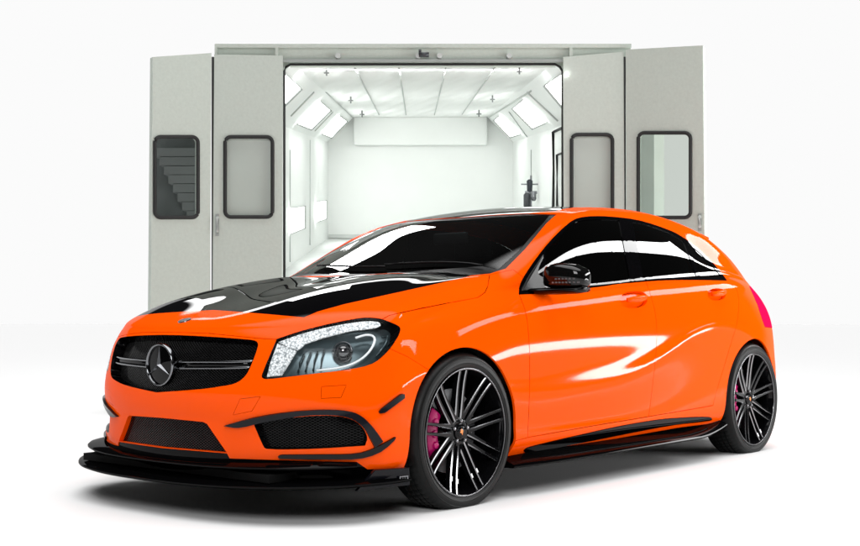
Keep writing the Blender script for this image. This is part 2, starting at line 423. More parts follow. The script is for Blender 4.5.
cut('roof_panel', [(1.07, .1), (1.07, 0), (1.10, -.4), (1.18, -.525), (1.4, -.50), (1.9, -.50), (2.4, -.50), (2.66, -.50), (2.76, -.46), (2.78, .1)], TP, only=['body_shell'])
cut('rear_window', [(2.84, .1), (2.84, -.50), (3.06, -.54), (3.17, -.50), (3.20, .1)], TP, only=['body_shell'])
cut('tail_light', [(749.2, 286.2), (758.5, 287), (775, 285), (790, 330), (764.8, 327), (761.5, 318), (757.5, 305), (753.5, 296)], only=['body_shell'])
cut('tail_light', [(-.45, .80), (-.9, .76), (-.9, 1.0), (-.60, .97)], RR, only=['body_shell'])
# --- wheel openings
def circ(cx, cz, r, n=56): return [(cx+r*math.cos(2*PI*k/n), cz+r*math.sin(2*PI*k/n)) for k in range(n)]
def arch(cx, r): return [(cx+r*math.cos(a), .33+r*math.sin(a)) for a in [PI*k/36 for k in range(37)]] + [(cx-r-.005, .25), (cx-r-.01, -.1), (cx+r+.01, -.1), (cx+r+.005, .25)]
cut('wheel_opening', arch(0.0, .350), SD)
cut('wheel_opening', arch(2.70, .352), SD)
# --- nose
grille = [(113.6, 374.4), (112.6, 355.6), (116.7, 337.8), (162.8, 335), (208.8, 336.7), (250, 339.8), (256.5, 341.5), (258, 345.5), (250.6, 366), (245, 376), (236, 382.8), (222, 386), (200.4, 389), (156.5, 392.2), (127, 384.9)]
cut('grille', spl(grille, True, 3, sharp=(2, 13)), only=['front_bumper', 'hood', 'hood_stripe', 'body_shell'])
hl = [(276.7, 339.3), (300, 331.5), (323, 325.6), (345, 320.8), (364.6, 317.8), (380.4, 318.9), (392, 323), (399.5, 326.8), (400.2, 330), (397, 338), (386.4, 352.5), (372.5, 363.4), (348.8, 369.3), (315, 373.4), (285, 377), (266, 378.9), (262.2, 377.5), (262.3, 374)]
cut('headlight', spl(hl, True, 3, sharp=(0,)), only=['front_bumper', 'hood', 'fender', 'body_shell'])
cut('central_intake', [(120.2, 415), (160, 417.8), (203, 422), (207, 424), (225.5, 451), (226.5, 452.6), (160, 447), (112.9, 442.3)], only=['front_bumper'])
cut('side_intake', spl([(254, 424.5), (275, 420), (300, 417), (330, 415.8), (350, 419), (361, 426), (367, 437), (365, 445.5), (330, 447.8), (300, 449), (266, 448.6), (263, 445)], True, 3, sharp=(0, 7)), only=['front_bumper'])
cut('intake_wing', spl([(225, 425.6), (255, 417.3), (295.5, 411.2), (330, 409.8), (351.6, 412), (363, 417.5), (373, 428), (382, 441.3), (374.5, 447.5), (369.5, 438), (363, 427), (351, 418.6), (330, 415), (300, 416), (262, 422.5), (240, 427.6)], True, 3, sharp=(0, 7, 8)), only=['front_bumper', 'side_intake'])
cut('lower_flick', spl([(278.4, 456.4), (282, 454.6), (340, 454.2), (361, 452.6), (378, 446), (394.6, 436.8), (393, 440.3), (380, 451.5), (362, 458), (340, 459), (282, 458.4)], True, 2, sharp=(5,)), only=['front_bumper', 'intake_wing'])
cut('slash_trim', [(378.5, 411.5), (381, 408.5), (400, 394.2), (403, 394), (403.3, 398), (384, 412.8), (379.5, 413.5)], only=['front_bumper'])
cut('front_lip', [(40, 438), (112, 443.5), (160, 448), (226.9, 453.6), (229.5, 458.6), (300, 461), (356.5, 462), (367.5, 469.5), (430, 467), (440, 560), (40, 560)], only=['front_bumper', 'body_shell', 'fender'])
cut('sill_trim', spl([(523.8, 450), (529.4, 446.8), (580, 434.8), (620, 426), (660.4, 419.3), (690, 417.2), (708.6, 417), (712, 418.7), (709, 420.8), (673.8, 425), (630, 433), (580, 443), (529.4, 452.4), (525, 452.6)], True, 3), only=['body_shell', 'fender'])
cut('sill_base', [(500, 463), (513, 460), (560, 450), (620, 438), (680, 427.5), (724, 422), (730, 460), (500, 500)], only=['body_shell', 'fender'])
cut('washer_cover', spl([(321.5, 386.5), (346.5, 385), (341, 397.5), (321, 398.5)], True, 2, sharp=(0, 1, 2, 3)), only=['front_bumper'])
cut('tow_cover', [(240, 399), (260.5, 396.5), (252, 411), (233, 415)], only=['front_bumper'])
HC = [(634, 299.5, 13.2, 8), (716.7, 294.3, 8.8, 5.6)]
for cx, cy, a, b in HC:
    cut('handle_cup' if cx < 680 else 'rear_handle_cup', [(cx+a*math.copysign(abs(math.cos(t))**.8, math.cos(t)), cy+b*math.copysign(abs(math.sin(t))**.8, math.sin(t))-(math.cos(t)*a*.06)) for t in [2*PI*k/22 for k in range(22)]], only=['front_door', 'rear_door'])
hb.normal_update()

def piece(labels, gap=.0013, off=0.0, flange=.012, both=True, mats=None, name='part', parent=None, side=None, gapskip=(), fmat=None, keepmat=None, inset_edge=0):
    """cut region(s) of the body surface as a panel of its own: edges pulled back by gap, turned inwards by flange"""
    ids = [lab(l) for l in labels]
    src = [f for f in hb.faces if f[LY] in ids]
    bm = bmesh.new(); vm = {}; 
    for f in src:
        vs = []
        for v in f.verts:
            if v not in vm: vm[v] = bm.verts.new(v.co)
            vs.append(vm[v])
        try: nf = bm.faces.new(vs)
        except ValueError: continue
        nf.material_index = keepmat.get(LAB[f[LY]], 0) if keepmat else 0
    bm.normal_update()
    bmesh.ops.remove_doubles(bm, verts=bm.verts[:], dist=2e-4)
    nrm = {v: snorm(v.co) for v in bm.verts}
    bedges = [e for e in bm.edges if len(e.link_faces) == 1 and not all(abs(v.co.y) < 1e-4 for v in e.verts)]
    mv = {}
    for e in bedges:
        f = e.link_faces[0]; d = (e.verts[1].co-e.verts[0].co).normalized()
        n = f.normal; o = d.cross(n)
        if o.dot(f.calc_center_median()-e.verts[0].co) < 0: o = -o
        for v in e.verts: mv[v] = mv.get(v, Vector())+o*e.calc_length()
    for v, o in mv.items():
        if o.length > 1e-9:
            o = o.normalized()*gap
            if abs(v.co.y) < 1e-4: o.y = 0
            v.co += o
    if off:
        for v in bm.verts: v.co += nrm[v]*off
    if flange:
        r = bmesh.ops.extrude_edge_only(bm, edges=bedges)
        nv = [g for g in r['geom'] if isinstance(g, bmesh.types.BMVert)]
        done = set()
        for g in r['geom']:
            if isinstance(g, bmesh.types.BMFace): g.tag = True; g.material_index = fmat if fmat is not None else g.material_index
        near = {}
        for e in r['geom']:
            if isinstance(e, bmesh.types.BMFace):
                for v in e.verts:
                    if v in nrm:
                        for e2 in v.link_edges:
                            w = e2.other_vert(v)
                            if w not in nrm and (w.co-v.co).length < 1e-7: near[w] = v
        for w in nv:
            if w in near:
                v = near[w]; w.co = w.co - nrm[v]*flange
                if inset_edge: w.co += mv.get(v, Vector()).normalized()*inset_edge
    out = []
    for mir in ((0, 1) if both else (0,)):
        me = bpy.data.meshes.new(name)
        b2 = bm.copy()
        tags = [f.tag for f in bm.faces]
        b2.verts.ensure_lookup_table(); b2.faces.ensure_lookup_table()
        if mir:
            for v in b2.verts: v.co.y = -v.co.y
            bmesh.ops.reverse_faces(b2, faces=b2.faces[:])
        b2.normal_update()
        for f in b2.faces: f.smooth = True
        nl = []
        bm.verts.ensure_lookup_table(); vlist = list(bm.verts)
        b2.to_mesh(me)
        nv_ = {}
        for i, v in enumerate(vlist):
            if v in nrm: n = nrm[v]; nv_[i] = (n.x, -n.y if mir else n.y, n.z)
        for p in me.polygons:
            fl = tags[p.index]
            for li in p.loop_indices:
                vi = me.loops[li].vertex_index
                nl.append(tuple(p.normal) if fl or vi not in nv_ else nv_[vi])
        for m in (mats if isinstance(mats, (list, tuple)) else [mats]): me.materials.append(m)
        me.normals_split_custom_set(nl)
        b2.free(); out.append(me)
    bm.free()
    return out
def joined(name, mes, parent):
    """both mirrored halves as one mesh object"""
    vs, fs, nl, mi = [], [], [], []
    for me in mes:
        o = len(vs); vs += [tuple(v.co) for v in me.vertices]
        for p in me.polygons:
            fs.append([o+i for i in p.vertices]); mi.append(p.material_index)
            for li in p.loop_indices: nl.append(tuple(me.corner_normals[li].vector))
    m = bpy.data.meshes.new(name); m.from_pydata(vs, [], fs); 
    for p, k in zip(m.polygons, mi): p.material_index = k; p.use_smooth = True
    m.normals_split_custom_set(nl)
    for mt in mes[0].materials: m.materials.append(mt)
    for me in mes: bpy.data.meshes.remove(me)
    return link(name, m, parent)
def sides(name, mes, parents):
    return [link(name, me, p) for me, p in zip(mes, parents if isinstance(parents, (list, tuple)) else (parents, parents))]
def pair(fn):
    """build with fn(sign) for the near (-1) and the far (+1) side"""
    return [fn(-1), fn(1)]
def my(p, s):   # near-side point to side s
    p = Vector(p); return p if s < 0 else Vector((p.x, -p.y, p.z))

car = empty('hatchback_car', (1.3, 0, 0))
tag(car, 'glossy orange five door hatchback with black bonnet panel, black roof and dark twin spoke wheels', 'car')
CO = Vector((1.3, 0, 0))
class PP: pass
root = empty('tmp_root')   # parts are built in world space, then parented to the car keeping place

body = joined('body_shell', piece(['body_shell'], mats=[M_OR]), root)
hoodo = joined('bonnet', piece(['hood', 'hood_stripe'], mats=[M_OR, M_BK], keepmat={'hood_stripe': 1}, gap=.002), root)
bump = joined('front_bumper', piece(['front_bumper'], mats=[M_OR], flange=.02, gap=.0008), root)
roof = joined('roof_panel', piece(['roof_panel'], mats=[M_BKR], off=-.002), root)
wtrim = joined('windscreen_surround', piece(['windscreen'], mats=[M_BP], off=-.003), root)
wsg = joined('windscreen', piece(['windscreen_glass'], mats=[M_WSH], off=-.003, gap=0, flange=0), root)
rwin = joined('rear_window', piece(['rear_window'], mats=[M_GLASS], off=-.002), root)
lip = joined('front_lip', piece(['front_lip'], mats=[M_BK2], off=-.004), root)
fen = sides('fender', piece(['fender'], mats=[M_OR]), root)
fdoor = sides('door', piece(['front_door'], mats=[M_OR], gap=.0018, flange=.022), root)
rdoor = sides('door', piece(['rear_door'], mats=[M_OR], gap=.0018, flange=.022), root)
sides('window_trim', piece(['window_trim'], mats=[M_BK], off=.001, gap=0), root)
sides('pillar_trim', piece(['pillar_strip'], mats=[M_BK], off=.001, gap=.0), root)
sides('window', piece(['front_glass'], mats=[M_GLASS], off=-.002, gap=0, flange=0), fdoor)
sides('window', piece(['rear_glass'], mats=[M_GLASS], off=-.002, gap=0, flange=0), rdoor)
sides('quarter_window', piece(['quarter_glass'], mats=[M_GLASS], off=-.002, gap=0, flange=0), root)
sides('tail_light', piece(['tail_light'], mats=[M_RED], off=.001), root)
sides('intake_wing', piece(['intake_wing'], mats=[M_CARB], off=.012, gap=0, flange=.03), root)
sides('intake_blade', piece(['lower_flick'], mats=[M_BK], off=.010, gap=0, flange=.02), root)
sides('canard', piece(['slash_trim'], mats=[M_CARB], off=.010, gap=0, flange=.015), root)
sides('sill_insert', piece(['sill_trim'], mats=[M_BK], off=.003, gap=.001, flange=.02), root)
sides('sill_base', piece(['sill_base'], mats=[M_BK2], off=-.006, gap=0, flange=.02), root)
sides('washer_cover', piece(['washer_cover'], mats=[M_OR], gap=.0008, flange=.006), root)
sides('tow_cover', piece(['tow_cover'], mats=[M_OR], gap=.0006, flange=.006), root)
# handles: cup + grip bar
sides('handle_cup', piece(['handle_cup'], mats=[M_OR], gap=.0012, off=-.020, flange=.004), fdoor)
sides('handle_cup', piece(['rear_handle_cup'], mats=[M_OR], gap=.0012, off=-.020, flange=.004), rdoor)
def grip(s, a, b, par):
    bm = bmesh.new(); A = hit(a, .012); B = hit(b, .012); n = []
    for k in range(9):
        t = k/8; p = A.lerp(B, t)+Vector((0, -1, 0))*(.014*math.sin(PI*t)); n.append(my(p, s))
    tube(bm, n, [.010+.008*math.sin(PI*(k+.6)/9.2) for k in range(9)], 10, flat=(Vector((0, 1, 0)), .6))
    return obj('door_handle', bm, M_OR, par)
for i, s in enumerate((-1, 1)):
    grip(s, (625.5, 300.8), (645, 298), fdoor[i]); grip(s, (710.5, 295), (724, 292.8), rdoor[i])

# ---- grille
g = piece(['grille'], mats=[M_MESH], off=-.045, gap=-.002, flange=0)
gr = joined('grille', g, root)
def rim_of(labels, d, mat_, name, par, w=.0):
    """the return wall of an opening: its outline swept inwards by d"""
    ids = [lab(l) for l in labels]
    es = [e for e in hb.edges if len([f for f in e.link_faces if f[LY] in ids]) == 1 and not all(abs(v.co.y) < 1e-4 for v in e.verts)]
    res = []
    for mir in (0, 1):
        bm = bmesh.new(); vm = {}
        for e in es:
            q = []
            for v in e.verts:
                if v not in vm:
                    n = snorm(v.co); a, b = v.co+n*.0, v.co-n*d
                    if mir: a = my(a, 1); b = my(b, 1)
                    vm[v] = (bm.verts.new(a), bm.verts.new(b))
                q.append(vm[v])
            bm.faces.new((q[0][0], q[1][0], q[1][1], q[0][1]))
        res.append(bm)
    return res
def rim_obj(labels, d, m, name, par):
    r = rim_of(labels, d, m, name, par)
    return [obj(name, b, m, p) for b, p in zip(r, par if isinstance(par, (list, tuple)) else (par, par))]
def rim_join(labels, d, m, name, par):
    r = rim_of(labels, d, m, name, par); me = bpy.data.meshes.new('t'); r[1].to_mesh(me); r[0].from_mesh(me); r[1].free()
    return obj(name, r[0], m, par)
rim_join(['grille'], .05, M_BK, 'grille_frame', gr)
def hitx(p, dx):        # point on nose surface under pixel p, pushed back by dx along x
    h = hit(p); return h + Vector((dx, 0, 0))
slr = [[(170, 362.0), (200, 361.9), (230, 362), (250.5, 361.2)], [(170, 368.4), (200, 368.3), (230, 368.2), (247.2, 367.6)]]
for s in (-1, 1):
    for row in slr:
        bm = bmesh.new(); pts = []
        for p in spl(row, False, 4): pts.append(my(hitx(p, .018), s))
        tube(bm, pts, .0052, 8, flat=(Vector((0, 0, 1)), 1.0))
        obj('slat', bm, M_CHR, gr)
    bm = bmesh.new(); pts = []
    for p in [(x, 365.1) for x in (168, 190, 210, 230, 248.5)]: pts.append(my(hitx(p, .024), s))
    tube(bm, pts, .013, 8, flat=(Vector((1, 0, 0)), .4)); obj('slat_bar', bm, M_BK, gr)
# emblem: ring + three pointed star on a black disc
ex = hit((161.5, 366)).x - .002; ez = .612
E0 = Vector((ex, 0, ez)); em_ = empty('emblem', (0, 0, 0)); em_.parent = gr
def lathe_x(bm, prof, n=48, mi=0, ctr=Vector()):
    rings = []
    for k in range(n):
        a = 2*PI*k/n; rings.append([bm.verts.new(ctr+Vector((x, r*math.sin(a), r*math.cos(a)))) for r, x in prof])
    for k in range(n):
        A, B = rings[k], rings[(k+1) % n]
        for j in range(len(prof)-1):
            f = bm.faces.new((A[j], A[j+1], B[j+1], B[j])); f.material_index = mi
RE = .088
bm = bmesh.new(); lathe_x(bm, [(RE-.001, .02), (RE, .004), (RE-.002, -.002), (RE-.005, -.004), (RE-.009, -.002), (RE-.010, .01)], ctr=E0); obj('emblem', bm, M_CHR, gr)
bm = bmesh.new(); lathe_x(bm, [(RE-.006, .006), (RE*.5, .002), (.0005, .0)], ctr=E0); obj('emblem_disc', bm, M_BK, gr)
bm = bmesh.new(); ctr = bm.verts.new(E0+Vector((-.012, 0, 0))); ring = []
for k in range(6):
    a = 2*PI*k/6; r = RE-.010 if k % 2 == 0 else .0085
    ring.append(bm.verts.new(E0+Vector((-.001 if k % 2 == 0 else .001, r*math.sin(a), r*math.cos(a)))))
for k in range(6): bm.faces.new((ctr, ring[k], ring[(k+1) % 6]))
obj('star', bm, M_SAT, gr, smooth=False)
bpy.data.objects.remove(em_)

# ---- intakes
ci = joined('central_intake', piece(['central_intake'], mats=[M_MESH2], off=-.02, gap=-.002, flange=0), root)
rim_join(['central_intake'], .025, M_OR, 'intake_return', ci)
si = sides('side_intake', piece(['side_intake'], mats=[M_MESH2], off=-.035, gap=-.002, flange=0), root)
rim_obj(['side_intake'], .04, M_BP, 'intake_return', si)

# ---- headlights
hs = sides('headlight', piece(['headlight'], mats=[M_HOUS], off=-.06, gap=-.001, flange=0), root)
sides('lens', piece(['headlight'], mats=[M_LENS], off=-.001, gap=.001, flange=0), hs)
rim_obj(['headlight'], .065, M_BP, 'lamp_seal', hs)
M_LED = mat('led_strip', (.85, .87, .88), .2, emit=(.95, .98, 1), es=.55)
nt = M_LED.node_tree; vo = nt.nodes.new('ShaderNodeTexVoronoi'); vo.inputs['Scale'].default_value = 130
tc = nt.nodes.new('ShaderNodeTexCoord'); nt.links.new(tc.outputs['Object'], vo.inputs['Vector'])
rp = nt.nodes.new('ShaderNodeValToRGB'); rp.color_ramp.elements[0].color = (1, 1, 1, 1); rp.color_ramp.elements[1].color = (.20, .22, .23, 1); rp.color_ramp.elements[1].position = .85
nt.links.new(vo.outputs['Distance'], rp.inputs['Fac']); nt.links.new(rp.outputs['Color'], nt.nodes['Principled BSDF'].inputs['Emission Color'])
nt.links.new(rp.outputs['Color'], nt.nodes['Principled BSDF'].inputs['Base Color'])
def off_patch(name, poly, off, m, pars, thick=.006, step=3.0):
    """a patch that follows the body surface at depth off, outlined by pixels (near side), mirrored for the far one"""
    for i, s in enumerate((-1, 1)):
        bm = bmesh.new(); x0, x1 = min(p[0] for p in poly), max(p[0] for p in poly)
        pp = []
        for p in poly:
            h = hit(p)
            if h is None: continue
            n = snorm(h); pp.append(my(h+n*off, s))
        vs = [bm.verts.new(p) for p in pp]; f = bm.faces.new(vs if s < 0 else vs[::-1])
        r = bmesh.ops.triangulate(bm, faces=[f], ngon_method='EAR_CLIP')
        r = bmesh.ops.extrude_face_region(bm, geom=bm.faces[:])
        nrm = snorm(hit(poly[0])); nrm = my(nrm, s)
        for g_ in r['geom']:
            if isinstance(g_, bmesh.types.BMVert): g_.co -= nrm*thick
        bmesh.ops.recalc_face_normals(bm, faces=bm.faces[:])
        obj(name, bm, m, pars[i], smooth=False)
# daytime-light band: down the inner edge, then along the top
off_patch('light_strip', spl([(277.8, 340.8), (300, 332.8), (323, 327), (345, 322.3), (364, 319.6), (378, 320.2), (381, 324), (372, 327), (350, 329.5), (325, 335.5), (305, 342.5), (297, 349)], True, 2, sharp=(0,)), -.010, M_LED, hs)
off_patch('light_strip', [(276.8, 342), (296, 350), (289, 362), (281, 374.5), (266, 376), (269.5, 362)], -.012, M_LED, hs)
M_WHT = mat('light_guide', (.85, .87, .88), .25, emit=(1, 1, 1), es=.25)
M_CRY = mat('projector_glass', (.01, .01, .012), .03, coat=1, spec=1)
hl_parts = []
for i, s in enumerate((-1, 1)):
    bm = bmesh.new(); pts = [my(hit(p, -.022), s) for p in spl([(356, 335), (366, 332.2), (373.5, 333), (375.8, 337), (372, 347), (364, 356), (352, 363), (335, 367.5), (316, 369.5)], False, 3)]
    tube(bm, pts, .0055, 8, flat=(Vector((0, 0, 1)), .8)); obj('light_guide', bm, M_WHT, hs[i])
    c = my(hit((343.5, 349.5), -.035), s); dn = my(snorm(hit((343.5, 349.5))), s)
    dn = (dn+Vector((-1, 0, 0))).normalized()
    Rm = dn.to_track_quat('Z', 'Y').to_matrix().to_4x4(); Rm.translation = c
    bm = bmesh.new(); bmesh.ops.create_uvsphere(bm, u_segments=32, v_segments=16, radius=.036, matrix=Rm); obj('projector', bm, M_CRY, hs[i])
    bm = bmesh.new()
    pts = [Rm @ Vector((.040*math.cos(a), .040*math.sin(a), .008)) for a in [2*PI*k/32 for k in range(32)]]
    tube(bm, pts, .0035, 6, closed=True); obj('projector_ring', bm, M_CHR, hs[i])
    bm = bmesh.new()      # stepped reflector fins beside the projector
    for k in range(4):
        p0 = my(hit((303+k*7, 350-k*1.5), -.045), s); p1 = my(hit((296+k*8, 371-k*.8), -.045), s)
        tube(bm, [p0, (p0+p1)/2+Vector((-.006, 0, 0)), p1], .004, 6)
    obj('reflector_fin', bm, M_HOUS, hs[i])
    bm = bmesh.new()      # second chamber, behind the guide
    pts = [my(hit(p, -.035), s) for p in [(384, 333), (391, 331.5), (388, 342), (378, 354)]]
    tube(bm, pts, .006, 6); obj('side_reflector', bm, M_HOUS, hs[i])

# ---- splitter
def plan(o=0):
    a = [(-.915-o, 0), (-.912-o, .18), (-.893-o, .36), (-.84-o*1.0, .54), (-.75-o*.9, .70), (-.63-o*.7, .80+o*.6), (-.50-o*.2, .845+o*.9), (-.37, .862+o*.8)]
    h = spl(a, False, 6, step=1e-6); return [(x, -y) for x, y in h][::-1][:-1] + h
spz = lambda y: .130+.018*abs(y)**2
def ringed(prof_fn, name, m, par, skip=0):
    """sweep: prof_fn(k, n) gives a list of 3-D points per plan station"""
    bm = bmesh.new(); rings = []
    n = len(plan())
    for k in range(skip, n-skip): rings.append([bm.verts.new(p) for p in prof_fn(k)])
    for a, b in zip(rings, rings[1:]):
        m_ = len(a)
        for j in range(m_): bm.faces.new((a[j], a[(j+1) % m_], b[(j+1) % m_], b[j]))
    bm.faces.new(rings[0][::-1]); bm.faces.new(rings[-1])
    bmesh.ops.recalc_face_normals(bm, faces=bm.faces[:])
    return obj(name, bm, m, par, angle=35)
pin, p1_, p2_ = plan(-.12), plan(.035), plan(.05)
def prof1(k):
    (xa, ya), (xb, yb), (xc, yc) = pin[k], p1_[k], p2_[k]; z = spz(yb)+.02
    return [Vector((xa, ya, z)), Vector((xb, yb, z)), Vector((xc, yc, z+.006)), Vector((xc, yc, z+.012)), Vector((xb, yb, z+.018)), Vector((xa, ya, z+.03))]
spl1 = ringed(prof1, 'splitter', M_BK2, root)
pA, pB, pC = plan(-.10), plan(-.016), plan(-.002)
def prof2(k):
    (xa, ya), (xb, yb), (xc, yc) = pA[k], pB[k], pC[k]; z = spz(yb)+.085
    return [Vector((xa, ya, z)), Vector((xb, yb, z)), Vector((xc, yc, z+.008)), Vector((xc, yc, z+.013)), Vector((xb, yb, z+.022)), Vector((xa, ya, z+.03))]
ringed(prof2, 'splitter_blade', M_BK2, root, skip=10)
# end plates of the splitter, carbon grey with a small maker's plate
for s in (-1, 1):
    P_ = [(352, 484), (369, 472), (403.5, 472), (404, 484)]
    bm = bmesh.new(); w = [my(unax(p, 1, -.902), s) for p in P_]
    # keep on the side plane, slanting in at the front
    w = [my(Vector((-.60, -.825, .145)), s), my(Vector((-.53, -.858, .222)), s), my(Vector((-.372, -.892, .219)), s), my(Vector((-.372, -.895, .152)), s)]
    prism(bm, w, my(Vector((.01, .02, 0)), s)); bmesh.ops.recalc_face_normals(bm, faces=bm.faces[:])
    pl = obj('splitter_end_plate', bm, M_CARB, root, smooth=False, bevel=.002)
    bm = bmesh.new(); a, b = my(Vector((-.425, -.8865, .19)), s), my(Vector((-.385, -.8955, .19)), s)
    prism(bm, [a, b, b-Vector((0, 0, .018)), a-Vector((0, 0, .018))], my(Vector((0, -.003, 0)), s)); obj('maker_plate', bm, M_SAT, pl, smooth=False)
    for q in range(3):
        bm = bmesh.new(); t0 = .12+.27*q; p = a.lerp(b, t0)+Vector((0, s*.0035, -.004)); r_ = a.lerp(b, t0+.2)+Vector((0, s*.0035, -.004))
        prism(bm, [p, r_, r_-Vector((0, 0, .010)), p-Vector((0, 0, .010))], my(Vector((0, -.0006, 0)), s)); obj('plate_mark', bm, M_DK, pl, smooth=False)
# ---- side blade under the doors
for s in (-1, 1):
    bm = bmesh.new(); rings = []
    for k in range(25):
        t = k/24; x = .325+t*(2.33-.325); zz = .150+.004*t+.045*max(0, (t-.80)/.2)**2
        w = .885+.025*min(1, t*8)*min(1, (1-t)*7+.15)
        pr = [(w-.10, zz), (w, zz), (w+.006, zz+.008), (w, zz+.016), (w-.05, zz+.035), (w-.10, zz+.06)]
        rings.append([bm.verts.new(my(Vector((x, -a, b)), s)) for a, b in pr])
    for a, b in zip(rings, rings[1:]):
        for j in range(6): bm.faces.new((a[j], a[(j+1) % 6], b[(j+1) % 6], b[j]))
    bm.faces.new(rings[0][::-1]); bm.faces.new(rings[-1]); bmesh.ops.recalc_face_normals(bm, faces=bm.faces[:])
    obj('side_skirt', bm, M_BK2, root, angle=35)

# ---- mirrors
def mirror(s):
    bm = bmesh.new()
    # housing rings across its length (x), from inboard to outboard
    secs = [(.62, .0, .80), (.64, .90, .98), (.66, 1.0, 1.0), (.68, .97, .96), (.70, .75, .80), (.708, .45, .5)]
    rings = []
    base = Vector((.60, -.985, .985))
    def ringpts(yc, hx, hz, z0): 
        o = []
        for k in range(20):
            a = 2*PI*k/20; c_, s_ = math.cos(a), math.sin(a)
            e = .55
            px_ = math.copysign(abs(c_)**e, c_)*hx; pz = math.copysign(abs(s_)**e, s_)*hz
            if px_ < 0: pz *= .92
            o.append(Vector((px_, yc, z0+pz)))
        return o
    S = [(-.845, .030, .040, .985), (-.865, .052, .054, .992), (-.90, .062, .060, .994), (-.95, .065, .060, .993), (-1.0, .062, .055, .988), (-1.035, .050, .044, .982), (-1.052, .028, .026, .98)]
    for y, hx, hz, z in S:
        rings.append([bm.verts.new(my(Vector((.64+.10*(abs(y)-.845)+q.x, q.y, q.z)), s)) for q in ringpts(y, hx, hz, z)])
    for a, b in zip(rings, rings[1:]):
        for j in range(20): bm.faces.new((a[j], a[(j+1) % 20], b[(j+1) % 20], b[j]))
    bm.faces.new(rings[0][::-1]); bm.faces.new(rings[-1]); bmesh.ops.recalc_face_normals(bm, faces=bm.faces[:])
    m = obj('wing_mirror', bm, M_BKR, root, angle=50)
    bm = bmesh.new()   # foot and lower tray
    pts = [Vector((.60, -.77, .925)), Vector((.63, -.83, .925)), Vector((.645, -.90, .926)), Vector((.655, -1.0, .928)), Vector((.66, -1.045, .931))]
    tube(bm, [my(p, s) for p in pts], [.05, .055, .063, .060, .045], 12, flat=(Vector((0, 0, 1)), .28)); obj('mirror_foot', bm, M_BK, m)
    for q in range(2):
        for k in range(8-q*2):
            bm = bmesh.new(); y = -1.035+.017*(k+q*1.0)
            c_ = my(Vector((.64+.10*(abs(y)-.845)-.064, y, .962+.016*q)), s)
            # little marker-light windows along the front face
            rr = BVM(m, c_, s)
            if rr is None: continue
            bmesh.ops.create_cube(bm, size=1)
            for v in bm.verts: v.co = Vector((v.co.x*.006, v.co.y*.010, v.co.z*.007))+rr
            obj('marker_light', bm, M_LENS2, m, smooth=False)
    return m
M_LENS2 = mat('marker_lens', (.11, .115, .12), .1, coat=1)
def BVM(m, c, s):
    bb = BVHTree.FromPolygons([v.co for v in m.data.vertices], [p.vertices for p in m.data.polygons])
    loc, n, i, d = bb.ray_cast(Vector((c.x-.5, c.y, c.z)), Vector((1, 0, 0)))
    return loc
mirror(-1)
# triangle where the mirror mounts
for s in (-1, 1):
    pts = [hit(p, .004) for p in [(522, 291.5), (529, 275.5), (543, 255), (544.5, 289)]]
    bm = bmesh.new(); prism(bm, [my(p, s) for p in pts], my(Vector((0, .012, 0)), s)); bmesh.ops.recalc_face_normals(bm, faces=bm.faces[:])
    obj('mirror_mount', bm, M_BP, root, smooth=False, bevel=.002)

